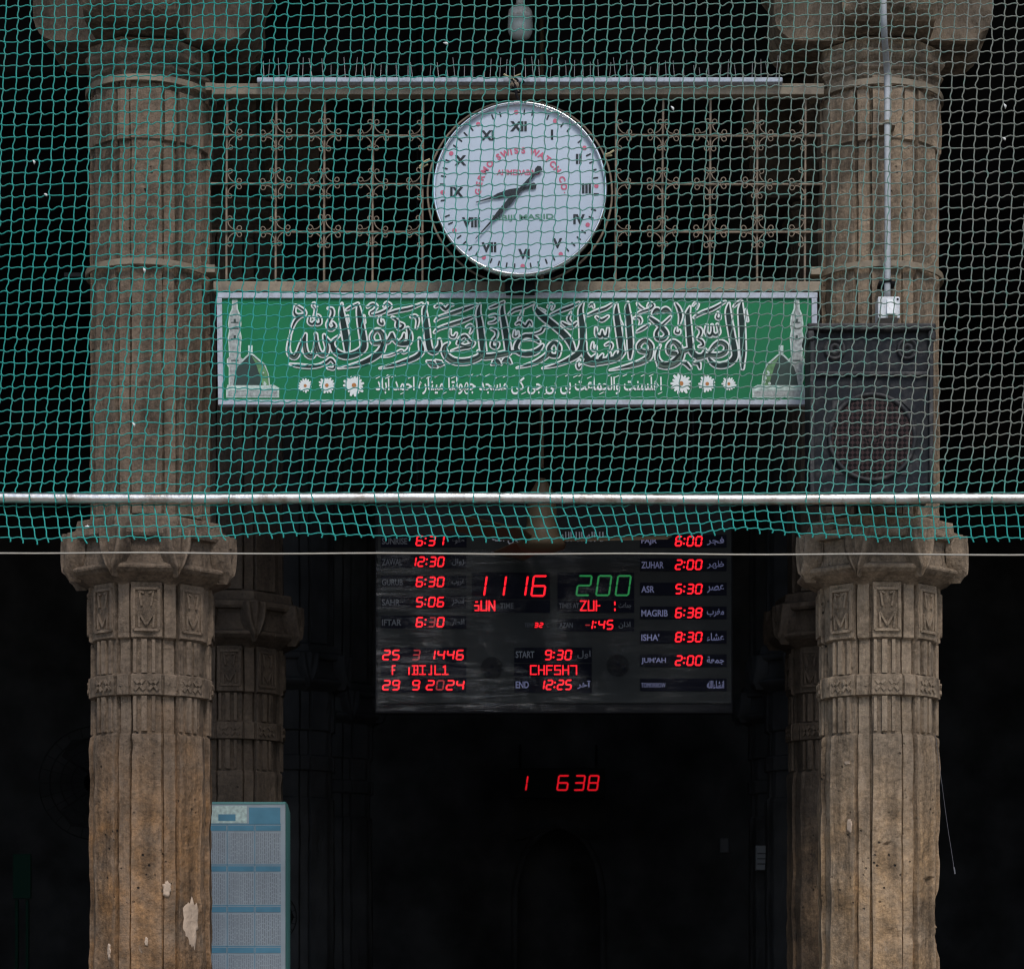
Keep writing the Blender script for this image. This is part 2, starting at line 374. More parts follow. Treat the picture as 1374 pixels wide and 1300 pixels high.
def arabic(s):
    out = []
    for i, c in enumerate(s):
        if c not in AR: out.append(c); continue
        code, n = AR[c]; pv = s[i-1] if i else ' '; nx = s[i+1] if i+1 < len(s) else ' '
        jp = n > 1 and pv in AR and AR[pv][1] == 4; jn = n == 4 and nx in AR and AR[nx][1] > 1
        out.append(chr(code + (0 if not jp and not jn else 1 if jp and not jn else 2 if jn and not jp else 3)) if n > 1 else chr(code))
    return ''.join(reversed(out))

# ------------------------------------------------------------------ ground and hall
g = MB(); g.add([(-150,-150,0),(150,-150,0),(150,150,0),(-150,150,0)], [(0,1,2,3)]); struct(g.build('ground', MGROUND))
g = MB(); g.add([(-6.4,9.2,.004),(4.9,9.2,.004),(4.9,18.4,.004),(-6.4,18.4,.004)], [(0,1,2,3)]); struct(g.build('floor', MCARPET))
hall = thing('mosque_hall', (-.75, 14, 0), 'dark stone prayer hall standing behind the two front columns', 'building')
ZT = ZC + 4.32
def wallgrid():
    m = MB(); Yb = 18.4; x0, x1 = -6.6, 5.1
    ax, hw, zs = P(750, 1200, Yb).x, .34, P(0, 1215, Yb).z
    arch = [(ax-hw, 0)] + [(ax-hw + hw*(1-math.cos(t))*1.0, zs + .62*math.sin(t)) for t in np.linspace(0, math.pi/2, 10)] + \
           [(ax+hw - hw*(1-math.cos(t)), zs + .62*math.sin(t)) for t in np.linspace(math.pi/2, 0, 10)] + [(ax+hw, 0)]
    m.prism([(x0,Yb,0)] + [(x,Yb,z) for x, z in arch] + [(x1,Yb,0),(x1,Yb,ZT+.5),(x0,Yb,ZT+.5)], (0,.4,0))
    return m, arch, Yb
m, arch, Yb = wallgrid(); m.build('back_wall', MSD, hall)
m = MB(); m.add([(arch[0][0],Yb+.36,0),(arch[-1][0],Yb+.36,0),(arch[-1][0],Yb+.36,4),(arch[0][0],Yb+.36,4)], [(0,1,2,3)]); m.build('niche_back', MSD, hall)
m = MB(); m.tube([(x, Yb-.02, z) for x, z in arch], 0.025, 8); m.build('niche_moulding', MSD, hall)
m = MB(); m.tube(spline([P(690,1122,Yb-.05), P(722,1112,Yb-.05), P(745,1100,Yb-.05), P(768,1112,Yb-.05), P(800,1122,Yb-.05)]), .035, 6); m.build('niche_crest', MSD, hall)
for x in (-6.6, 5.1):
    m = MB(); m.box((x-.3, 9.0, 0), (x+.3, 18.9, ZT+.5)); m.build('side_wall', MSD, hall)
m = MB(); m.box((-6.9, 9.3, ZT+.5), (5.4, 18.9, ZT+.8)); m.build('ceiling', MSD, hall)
XL, XR = P(203,0,10).x, P(1179,0,10).x
for y in (10, 12.05, 14.1, 16.15):
    m = MB(); m.box((-6.3, y-.28, ZT), (4.8, y+.28, ZT+.499)); m.build('cross_beam', MEAVE if y == 10 else MSD, hall, bevel=.02)
m = MB(); m.prism([(-6.9,9.72,ZT+.78),(-6.9,9.72,ZT+.55),(-6.9,8.9,ZT+.38),(-6.9,8.9,ZT+.5)], (12.3,0,0)); m.build('unseen_eave', MEAVE, hall)  # unseen eave, added to keep sky light out of the hall

# ------------------------------------------------------------------ columns
def sect(R0, rot, strip=.952, groove=.895, sub=1):
    """stepped eight-faced section: wide flat facets with a sunk strip at every corner; (angle, r) pairs"""
    out = []
    for k in range(8):
        c = k*45 + rot
        for a in (-13.6, -10, -5, 0, 5, 10, 13.6): out.append((c+a, R0*math.cos(R(13.6))/math.cos(R(a))*1.012))
        out.append((c+14.4, R0*groove)); out.append((c+16.2, R0*(groove+.01)))
        for a in (16.9, 22.5, 28.1): out.append((c+a, R0*strip))
        out.append((c+28.8, R0*(groove+.01))); out.append((c+30.6, R0*groove))
    return out
def octa(Rc, rot, n=6):
    out = []
    for k in range(8):
        c = k*45 + rot
        for j in range(n):
            a = -22.5 + 45*j/n; out.append((c+a, Rc*math.cos(R(22.5))/math.cos(R(a))))
    return out
def circ(Rc, rot, n=64): return [(rot + 360*k/n, Rc) for k in range(n)]
def column(x0, y0, rot, label, msn, seed, fine=True, chips=(), patches=(), group='carved stone columns of the prayer hall', detail=True):
    k = 10/3200.0
    Z = lambda py: ZC + (CY - py)*9.75/F             # heights read on the face of a front column
    root = thing('stone_column', (x0, y0, 0), label, 'column', group)
    sv = Vector((seed*7.3, seed*3.1, 0))
    def disp(p, amp):
        d = noise.fractal((p + sv)*9, 1, 2, 4)*amp + noise.noise((p + sv)*3)*amp*.8
        c = noise.noise((p + sv)*13)
        if c > .42: d -= (c-.42)*amp*5
        return d
    def ring(sec, z, amp=.004):
        out = []
        for a, r in sec:
            a = a + 1.3*noise.noise(Vector((round((a-rot)/11.25)*3.7, z*4.5, seed*5.1)))
            p = Vector((r*math.sin(R(a)), -r*math.cos(R(a)), z))
            r2 = r + disp(p, amp)
            for ca, cz, cw, ch, cd in chips:
                da = (a - ca + 180) % 360 - 180
                e = math.exp(-(da/cw)**2 - ((z-cz)/ch)**4)
                r2 -= cd*e*(.7 + .6*noise.noise(p*30))
            out.append((x0 + r2*math.sin(R(a)), y0 - r2*math.cos(R(a)), z))
        return out
    step = .014 if fine else .05
    def run(m, z0, z1, r0, r1=None, amp=.0045, **kw):
        r1 = r1 or r0; n = max(2, int((z1-z0)/step)); rings = []
        for i in range(n+1):
            t = i/n; rings.append(ring(sect((r0+(r1-r0)*t)*k, rot, **kw), z0+(z1-z0)*t, amp))
        return rings
    sh = MB()
    rings = []
    rings += run(sh, 0.35, Z(990), 80.5, amp=.0062)
    rings += [ring(sect(79.8*k, rot), Z(985))]
    rings += run(sh, Z(982), Z(933), 76, strip=.965)
    rings += run(sh, Z(931), Z(905), 82, strip=.995, groove=.955)
    rings += run(sh, Z(902), Z(857), 76, strip=.965)
    rings += run(sh, Z(854), Z(781), 82, strip=.965)
    rings += run(sh, Z(778), Z(690), 74)
    rings += run(sh, Z(688), Z(187), 80, 79.5)
    rings += run(sh, Z(185), Z(118), 82, strip=.98)
    rings += run(sh, Z(116), Z(100), 79)
    sh.loft(rings)
    if detail:
        def bar(c, ra, u0, z0, u1, z1, wd, th=.007):  # a carved rib on the facet at angle c
            rad = Vector((math.sin(R(c)), -math.cos(R(c)), 0)); tan = Vector((math.cos(R(c)), math.sin(R(c)), 0))
            d = Vector((u1-u0, z1-z0)); l = d.length or 1; nx = Vector((-d.y, d.x))/l*wd/2
            q = [(u0+nx.x, z0+nx.y), (u1+nx.x, z1+nx.y), (u1-nx.x, z1-nx.y), (u0-nx.x, z0-nx.y)]
            base = Vector((x0, y0, 0)) + rad*(ra - .01)
            sh.prism([base + tan*u + Vector((0, 0, z)) for u, z in q], rad*(.01 + th))
        for f in range(8):
            c = f*45 + rot
            if math.cos(R(c)) < -.2: continue
            ra = 82*k*math.cos(R(13.6))*1.012; zc_ = Z(817); u = k
            hw, hh = 16*u, 27*u
            for s in (-1, 1):
                bar(c, ra, s*hw, -hh+zc_, s*hw, hh+zc_, 3.5*u)
                bar(c, ra, -hw, s*hh+zc_, hw, s*hh+zc_, 3.5*u)
                bar(c, ra, s*9*u, zc_+24*u, s*6*u, zc_+4*u, 2.6*u, .009); bar(c, ra, s*9*u, zc_-24*u, s*10*u, zc_-5*u, 2.6*u, .009)
                bar(c, ra, s*10*u, zc_-4*u, 0, zc_-21*u, 2.6*u, .009); bar(c, ra, s*3*u, zc_+21*u, s*9*u, zc_+23*u, 2.6*u, .009)
            rb = 82*k*math.cos(R(13.6))*1.012; zr = Z(918)
            for q in (-9, 9):
                for sx in (-1, 1):
                    for sz in (-1, 1): bar(c, rb, (q+sx*1.5)*u, zr+sz*1.5*u, (q+sx*6)*u, zr+sz*7*u, 4*u, .006)
            for (ya, yb) in ((857, 902), (933, 980)):
                bar(c, 76*k*math.cos(R(13.6))*1.01, -3*u, Z(ya), -3*u, Z(yb), 7*u, .016); bar(c, 76*k*math.cos(R(13.6))*1.01, -15*u, Z(ya), -15*u, Z(yb), 4*u, .010)
                bar(c, 76*k*math.cos(R(13.6))*1.01, 9*u, Z(ya), 9*u, Z(yb), 4.5*u, .011)
    shaft = sh.build('shaft', msn, root)
    # capital: octagonal block with framed sunk panels, a torus below and a leaf on every corner
    cp = MB(); rot8 = rot
    cr = [(783,80),(780,84),(774,96),(769,107),(766.5,110),(764.5,112.5),(762,113.3),(759.5,112),(757.5,108),(756,102.5),(740,101.5),(730,101.5),(723.5,103),(722,112),(718,114.5),(711,114),(709,108),(707,103),(700,102),(694,101),(692,86),(688,80)]
    cp.loft([ring(octa(R0*k, rot8, 8), Z(py), .0035) for py, R0 in cr])
    cap = cp.build('capital', msn, root)
    for f in range(8):
        c = f*45 + rot8 + 22.5
        if math.cos(R(c)) < -.35: continue
        lf = MB(); rows = []
        for j in range(17):
            v = j/16; hw = 20*k*(1 if v < .35 else max(0, 1-((v-.35)/.65)**1.7))
            row = []
            for i in range(17):
                uu = -1 + i/8
                bulge = (10*k*(1-uu**4) + 3.6*k*math.cos(abs(uu)*2.6*math.pi + v*3.5)*(1-uu**6)) * (1 if v < .8 else max(.3, 1-(v-.8)*2.5))
                rr = 108*k + bulge - (3*k if v > .85 else 0)
                rad = Vector((math.sin(R(c)), -math.cos(R(c)), 0)); tan = Vector((math.cos(R(c)), math.sin(R(c)), 0))
                row.append(Vector((x0, y0, Z(713 + 63*v))) + rad*(rr if abs(uu) < .99 else 96*k) + tan*(uu*hw))
            rows.append(row)
        lf.loft(rows, close=False); lf.build('leaf_ornament', msn, cap, smooth=True)
    # bracket capital: stacked mouldings and four rounded arms
    br = MB()
    prof = [(103,76),(99,80),(93,82),(89,87),(85,85),(81,81),(77,85),(71,90),(66,90),(62,86),(56,86),(50,86)]
    br.loft([ring(octa(R0*k, rot8, 8), Z(py), .006) for py, R0 in prof])
    zb, zt, Lr, hwid = ZC + 3.725, ZT, .45, .19
    for d in ((1,0),(-1,0),(0,-1),(0,1)):
        D = Vector((d[0], d[1], 0)); T = Vector((-d[1], d[0], 0))
        pr = [(0, zb)] + [(Lr-.10+.10*math.sin(t), zb+.11*(1-math.cos(t))) for t in np.linspace(0, math.pi/2, 7)] + [(Lr+.005, zb+.26), (Lr+.03, zb+.30), (Lr+.03, zt)]
        if d[1]: pr = [(s_, z_+.004) for s_, z_ in pr]
        pr = [(pr[i][0]+(pr[min(i+1,len(pr)-1)][0]-pr[i][0])*t/6, pr[i][1]+(pr[min(i+1,len(pr)-1)][1]-pr[i][1])*t/6) for i in range(len(pr)-1) for t in range(6)] + [pr[-1]]
        nw = 12; rows = []
        for j in range(nw+1):
            uu = -hwid + 2*hwid*j/nw; rows.append([])
            for s_, z_ in pr:
                p = Vector((x0, y0, z_)) + D*s_ + T*uu
                dd = disp(p, .006); p = p + D*dd + Vector((0, 0, -dd*.8)); 
                if abs(uu) > hwid-.001: p = p + T*(disp(p, .005))
                rows[-1].append(p)
        n = len(pr)
        vs = [p for r_ in rows for p in r_]; fs = [(a*n+b, a*n+b+1, (a+1)*n+b+1, (a+1)*n+b) for a in range(nw) for b in range(n-1)]
        for a in (0, nw):                              # side cheeks
            o0 = len(vs); vs += [Vector((x0, y0, zt)) + T*(-hwid + 2*hwid*a/nw)]
            fs += [(a*n+b, a*n+b+1, o0) for b in range(n-1)]
        br.add(vs, fs)
    br.build('bracket', msn, root)
    bs = MB(); bs.loft([ring(octa(r_, rot8, 6), z_, .004) for r_, z_ in ((.40, 0), (.40, .2), (.36, .24), (.33, .3), (.27, .36))]); bs.build('base', msn, root)
    # plaster scars lie on the shaft's own facets
    sec = sorted([((a+180) % 360 - 180, r) for a, r in sect(80.5*k, rot)])
    aa = [a for a, _ in sec]; rr_ = [r for _, r in sec]
    for ca, cz, wa, hz in patches:
        pm = MB(); n = 40; vs = [(0, 0)] ; fs = []
        nr = 5
        pts = []
        for q in range(nr+1):
            for i in range(n):
                t = 2*math.pi*i/n; w_ = q/nr*(1 + .38*noise.noise((math.cos(t)*2+ca, math.sin(t)*2+cz, seed)) + .25*noise.noise((math.cos(t)*6, math.sin(t)*6, cz)))
                a = ca + wa*w_*math.cos(t); z = cz + hz*w_*math.sin(t)
                r = float(np.interp(a, aa, rr_)); r = max(r, 78.6*k); p0 = Vector((r*math.sin(R(a)), -r*math.cos(R(a)), z))
                r += disp(p0, .004) + (.005 if q < nr else -.004)
                pts.append((x0 + r*math.sin(R(a)), y0 - r*math.cos(R(a)), z))
        fs = [(q*n+i, q*n+(i+1) % n, (q+1)*n+(i+1) % n, (q+1)*n+i) for q in range(nr) for i in range(n)]
        pm.add(pts, fs); pm.build('plaster_patch', MPLA, shaft, smooth=True)
    return root
Zf = lambda py: ZC + (CY - py)*9.75/F
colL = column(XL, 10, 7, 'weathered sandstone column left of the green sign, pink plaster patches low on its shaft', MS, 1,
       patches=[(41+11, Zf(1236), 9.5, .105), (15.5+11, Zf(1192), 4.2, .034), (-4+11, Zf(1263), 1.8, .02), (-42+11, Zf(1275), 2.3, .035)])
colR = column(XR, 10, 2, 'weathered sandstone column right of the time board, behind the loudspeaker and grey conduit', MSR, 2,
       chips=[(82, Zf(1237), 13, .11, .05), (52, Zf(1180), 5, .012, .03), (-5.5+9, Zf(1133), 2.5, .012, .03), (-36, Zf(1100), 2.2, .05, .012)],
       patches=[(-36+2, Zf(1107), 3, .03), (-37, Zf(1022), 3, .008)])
column(XL, 12.05, 5, 'stone column coloured dark for shade behind the left front column, beside the blue calendar', MSB, 3, fine=False)
column(XR, 12.05, 9, 'stone column coloured dark for shade behind the right front column', MSB, 4, fine=False)
for y, t in ((14.1, 'third'), (16.15, 'fourth')):
    for x, s in ((XL, 'left'), (XR, 'right')):
        column(x, y, 3, f'stone column coloured near black for shade, {t} from the front in the {s} row', MSD if y > 1 else MSB, 5+y+x, fine=False, detail=False)

# ------------------------------------------------------------------ iron grille between the columns
YG = 9.86
gr = thing('iron_grille', P(690, 385, YG), 'brown wrought iron grille with scrolls, clamped between the columns above the sign', 'grille')
m = MB(); m.pbox(284, 112, 1106, 127, YG-.03, YG+.03); m.build('rail', MRAIL, gr, bevel=.003)
m = MB(); m.pbox(286, 377.5, 677, 391.5, YG-.03, YG+.03); m.build('rail', MRAIL, gr, bevel=.003)
m = MB(); m.pbox(718, 377.5, 1102, 391.5, YG-.03, YG+.03); m.build('rail', MRAIL, gr, bevel=.003)
LXS = [305, 371, 436, 501, 568]; RXS = [827, 890, 953.5, 1017, 1081]; HYS = [182, 247, 311]
YR = YG + .01
for i, x in enumerate(LXS + RXS):
    m = MB(); dxx = (i-4)*.25
    m.tube([P(x, 126, YR), P(x-1+.3*math.sin(i*3), 250, YR), P(x-1.2, 379, YR)], M(1.6, YR), 6); m.build('upright_bar', MROD, gr)
for y in HYS:
    for a, b in ((283, 569), (826, 1104)):
        m = MB(); m.tube([P(a, y-.5, YR-.012), P((a+b)/2, y+.8, YR-.012), P(b, y+.6, YR-.012)], M(1.5, YR), 6); m.build('cross_bar', MROD, gr)
def scroll_mesh(quads):
    m = MB(); u = M(1, YR)
    for sx, sz in quads:
        c = []
        for t in np.linspace(-1.2*math.pi, .55*math.pi, 10): c.append((5.8 + 3.6*math.cos(-t), 19.5 + 3.4*math.sin(-t)))
        half = [(5.8 + 3.7*math.cos(t), 20 + 3.7*math.sin(t)) for t in np.linspace(-.2, 1.62*math.pi, 10)]
        half = [(4.6+3.1*math.cos(t), 18+3.1*math.sin(t)) for t in np.linspace(math.pi*1.35, -.62*math.pi, 11)]
        path = half[:-1] + [(2.0, 13.5), (3.2, 9), (5.8, 5.8), (9, 3.2), (13.5, 2.0)]
        path = [(q[0], q[1]) for q in path]
        path += [(q[1], q[0]) for q in reversed(half[:-1])]
        m.tube([(sx*x*u, -.004, sz*z*u) for x, z in path], u*.85, 5)
    return m
proto = {}
for k, q in (('l', [(1,1),(1,-1)]), ('r', [(-1,1),(-1,-1)]), ('m', [(1,1),(1,-1),(-1,1),(-1,-1)])):
    o = scroll_mesh(q); me = bpy.data.meshes.new('scroll'); me.from_pydata(o.v, [], o.f); me.materials.append(MROD); proto[k] = me
    me.polygons.foreach_set('use_smooth', [True]*len(me.polygons))
for xs in (LXS, RXS):
    for i, x in enumerate(xs):
        for j, y in enumerate(HYS):
            o = bpy.data.objects.new('scroll', proto['l' if i == 0 else 'r' if i == 4 else 'm']); COL.objects.link(o)
            o.parent = gr; o.location = P(x-1*(j/2), y, YR-.014 - .003*((i+j) % 2)) - ORG[gr.name]
            o.rotation_euler = (0, R(random.uniform(-4, 4)), 0); sc_ = random.uniform(.92, 1.05); o.scale = (sc_, 1, sc_)
m = MB(); cc = P(697.5, 259, YG+.02); rr = M(124, YG)
m.tube([cc + Vector((rr*math.cos(t), 0, rr*math.sin(t))) for t in np.linspace(0, 2*math.pi, 65)], M(1.5, YG), 6, False); m.build('ring', MROD, gr)
for x0, rot in ((XL, 7), (XR, 2)):
    for py in (103 if x0 < 0 else 108, 350 if x0 < 0 else 353):
        z = ZC + (CY-py)*9.73/F; m = MB().mat(MRAIL); ro, ri, h = .270, .262, .026
        n = 64; rings = []
        for r_, zz in ((ri, z-h/2), (ro, z-h/2), (ro, z+h/2), (ri, z+h/2), (ri, z-h/2)):
            rings.append([(x0 + r_*math.cos(2*math.pi*q/n), 10 + r_*math.sin(2*math.pi*q/n), zz) for q in range(n)])
        m.loft(rings, True, False)
        s = 1 if x0 < 0 else -1
        for sd in (-1, 1):
            if sd == s: m.mat(MRAIL).box((x0 + sd*.275-.02, YG-.02, z-.016), (x0 + sd*.275+.02, YG+.1, z+.016))
            elif py == 350: m.mat(MBLACK).box((min(x0+sd*.268, x0+sd*.35), 9.93, z-.010), (max(x0+sd*.268, x0+sd*.318), 9.955, z+.008))
        m.build('clamp_band', MRAIL, gr, bevel=.002)

# bird spikes on the top rail
YS = 9.80
sp = thing('bird_spike_strip', P(697, 111, YS), 'pale strip with thin bird spikes lying on the top rail of the grille', 'bird spikes')
m = MB(); a = P(345, 111.5, YS); b = P(1050, 104.6, YS); m.box((a.x, YS-.01, a.z), (b.x, YS+.05, a.z+.020)); m.build('strip', MPALE, sp, bevel=.004)
sme = MB(); sme.tube([(0,0,0), (0,0,.085)], [.0017, .0012], 5); me = bpy.data.meshes.new('spike'); me.from_pydata(sme.v, [], sme.f)
me.materials.append(mat('spike_steel', (.30, .28, .27, 1), .4, .6))
for i in range(62):
    o = bpy.data.objects.new('spike', me); COL.objects.link(o); o.parent = sp
    o.location = P(351 + i*11.35 + random.uniform(-2.5, 2.5), 106, YS) + Vector((0, random.choice((0, .03)), 0)) - ORG[sp.name]
    o.rotation_euler = (R(random.uniform(-14, 8)), R(random.gauss(0, 5)), 0); o.scale = (1, 1, random.uniform(.75, 1.1))

# ------------------------------------------------------------------ clock
YK = 9.56; KX, KY = 697.5, 252.5
ck = thing('wall_clock', P(KX, KY, 9.66), 'round pale wall clock with roman numerals hung in the grille opening', 'clock')
kc = P(KX, KY, YK); u = M(1, YK)
m = MB(); m.revolve((kc.x, YK, kc.z), [(113.2*u, .012), (113.6*u, .002), (115*u, -.002), (116.6*u, .002), (117.6*u, .012), (117.2*u, .03), (114*u, .08), (100*u, .085)], 96); m.build('rim', MCHROME, ck, smooth=True)
m = MB(); m.revolve((kc.x, YK, kc.z), [(116.5*u, .032), (113*u, .084), (99*u, .10), (.001, .10)], 64); m.build('case', MBLACK, ck, smooth=True)
YD = YK + .02
m = MB(); m.disc(KX, KY, 114*YK/YD*1.001, YD, 96); m.build('dial', MDIAL, ck)
YT = YD - .0015
NUM = [('XII',695.6,169.8),('I',740.7,181),('II',776.6,213.5),('III',787,253),('IV',777,294.5),('V',748,326.6),('VI',703,341),('VII',656,332),('VIII',632,298.6),('IX',613,258),('X',617.8,215.5),('XI',654,182)]
for s, x, y in NUM:
    m = MB(); text(m, s, x, y, YT, h=13.6, off=.045); m.build('numeral', MINK, ck)
md = MB(); mt = MB()
for i in range(60):
    a = R(i*6 - 2.4); x, y = KX-.5 + 103.3*math.sin(-a), KY + 1.5 + 103.3*math.cos(a)
    if i % 5 == 0: md.disc(x, y, 3.0, YT, 16)
    else:
        if i in (13, 26, 33, 38, 47): continue
        mt.ribbon([(KX-.5 + 100.7*math.sin(-a), KY+1.5 + 100.7*math.cos(a), 2.1), (KX-.5 + 106*math.sin(-a), KY+1.5 + 106*math.cos(a), 2.1)], YT)
md.build('hour_dots', MPINK, ck); mt.build('minute_ticks', MINK, ck)
m = MB(); s = 'GERMO SWISS WATCH CO.'
wts = [1.15 if c in 'MWOG' else .5 if c in ' I.' else 1 for c in s]; tot = sum(wts); acc = 0
for c, w_ in zip(s, wts):
    t = 183 - (acc + w_/2)/tot*184; acc += w_
    if c != ' ': text(m, c, 699.5 + 58*math.cos(R(t)), 260 - 58*math.sin(R(t)), YT - .0001, h=1.8 if c == '.' else 8.8, rot=t-90, off=.045)
m.build('arc_lettering', MPINK, ck)
m = MB(); text(m, 'AHMEDABAD', 695.5, 231.5, YT, wd=58, h=7.4, off=.028); m.build('town_lettering', MPINK, ck)
m = MB(); text(m, 'BIBIJI MASJID', 702, 292.5, YT, wd=82, h=9.2, off=.025, rot=1.5); m.build('mosque_lettering', MGRN, ck)
for nm, tip, tail, wd, br_, yy in (('hour_hand', (638.5, 271.6), (717, 249.5), 9, 3.8, .008), ('minute_hand', (638, 320.5), (723.7, 226), 7.5, 4.2, .012)):
    m = MB(); cx, cy = 698, 254.5; d = Vector((tip[0]-cx, tip[1]-cy)); l = d.length; d /= l; n_ = Vector((-d.y, d.x))
    tl = (Vector(tail) - Vector((cx, cy))).length
    pr = [(-tl-3, .6), (-tl-1, br_), (-tl+4, br_), (-tl+8, 1.8), (0, 2.4), (.22*l, wd/2), (.5*l, wd/2.6), (.62*l, 1.3), (l, .5)]
    m.prism([P(cx + d.x*s_ + n_.x*w_, cy + d.y*s_ + n_.y*w_, YD - yy) for s_, w_ in pr] + [P(cx + d.x*s_ - n_.x*w_, cy + d.y*s_ - n_.y*w_, YD - yy) for s_, w_ in reversed(pr)], (0, .0015, 0))
    m.build(nm, MINK, ck)
m = MB(); pr = [(112.8*u*math.sin(t), .004 - .008*math.cos(t*1.0)) for t in np.linspace(0.01, math.pi/2, 10)]
m.revolve((kc.x, YK+.0, kc.z), pr, 64); m.build('cover_glass', MGLASS, ck, smooth=True)
m = MB(); m.pbox(680, 366, 715, 372, YK+.05, YK+.11); m.pbox(678, 372.5, 717, 391, YK+.1, YK+.16); m.build('foot_bracket', MBLACK, ck)
m = MB(); m.tube([P(697, 137, YK+.06), P(693, 128, 9.7), P(691, 112, 9.78)], .006, 6); m.build('hanger', MBLACK, ck)
kn = MB()
for i in range(5):
    c = [P(684+random.uniform(-3, 9), 104+random.uniform(-3, 4), 9.775), P(690+random.uniform(-3, 5), 112+random.uniform(-4, 4), 9.765), P(694+random.uniform(-8, 6), 120+random.uniform(-2, 5), 9.775), P(698+random.uniform(-16, 6), 108+random.uniform(-12, 14), 9.775)]
    kn.mat(MBLACK if i % 2 else MROD).tube(spline([tuple(q) for q in c], 4), .0055, 5)
kn.mat(MSTRAW); kn.tube([P(676, 100, 9.77), P(690, 108, 9.765)], .004, 5); kn.tube([P(700, 99, 9.77), P(690, 103, 9.765)], .003, 5)
tag(kn.build('wire_knot'), 'dark twisted wire knot tied round the top rail above the clock', 'wire tie')

# ------------------------------------------------------------------ green sign
YN = 9.74
sg = thing('sign_board', P(695, 468, YN), 'long green sign board with white outlined Arabic writing in a pale frame', 'sign')
m = MB(); m.pbox(296, 399, 1092, 537, YN+.004, YN+.03); m.build('panel', MSIGN, sg)
fr = MB()
fr.pbox(290.5, 392.5, 1097, 400, YN-.006, YN+.035); fr.pbox(292.5, 536.2, 1096, 543, YN-.006, YN+.035)
fr.prism([P(290.5,400.1,YN-.006), P(297.5,400.1,YN-.006), P(299.5,536.1,YN-.006), P(292.5,536.1,YN-.006)], (0,.04,0)); fr.pbox(1089, 400.1, 1096.5, 536.1, YN-.006, YN+.035)
fr.build('frame', mat('sign_frame_paint', (.44, .47, .53, 1), .5, var=.12, vscale=50, dirt=(.2, .18, .17, 1), dscale=30, damt=.5), sg, bevel=.002)
YW = YN + .002; YDk = YN - .001
CR = {'A': (375, 390, 8.5875), 'B': (515, 390, 8.5875), 'C': (655, 390, 8.5875), 'D': (790, 390, 10.833), 'E': (885, 390, 10.569)}
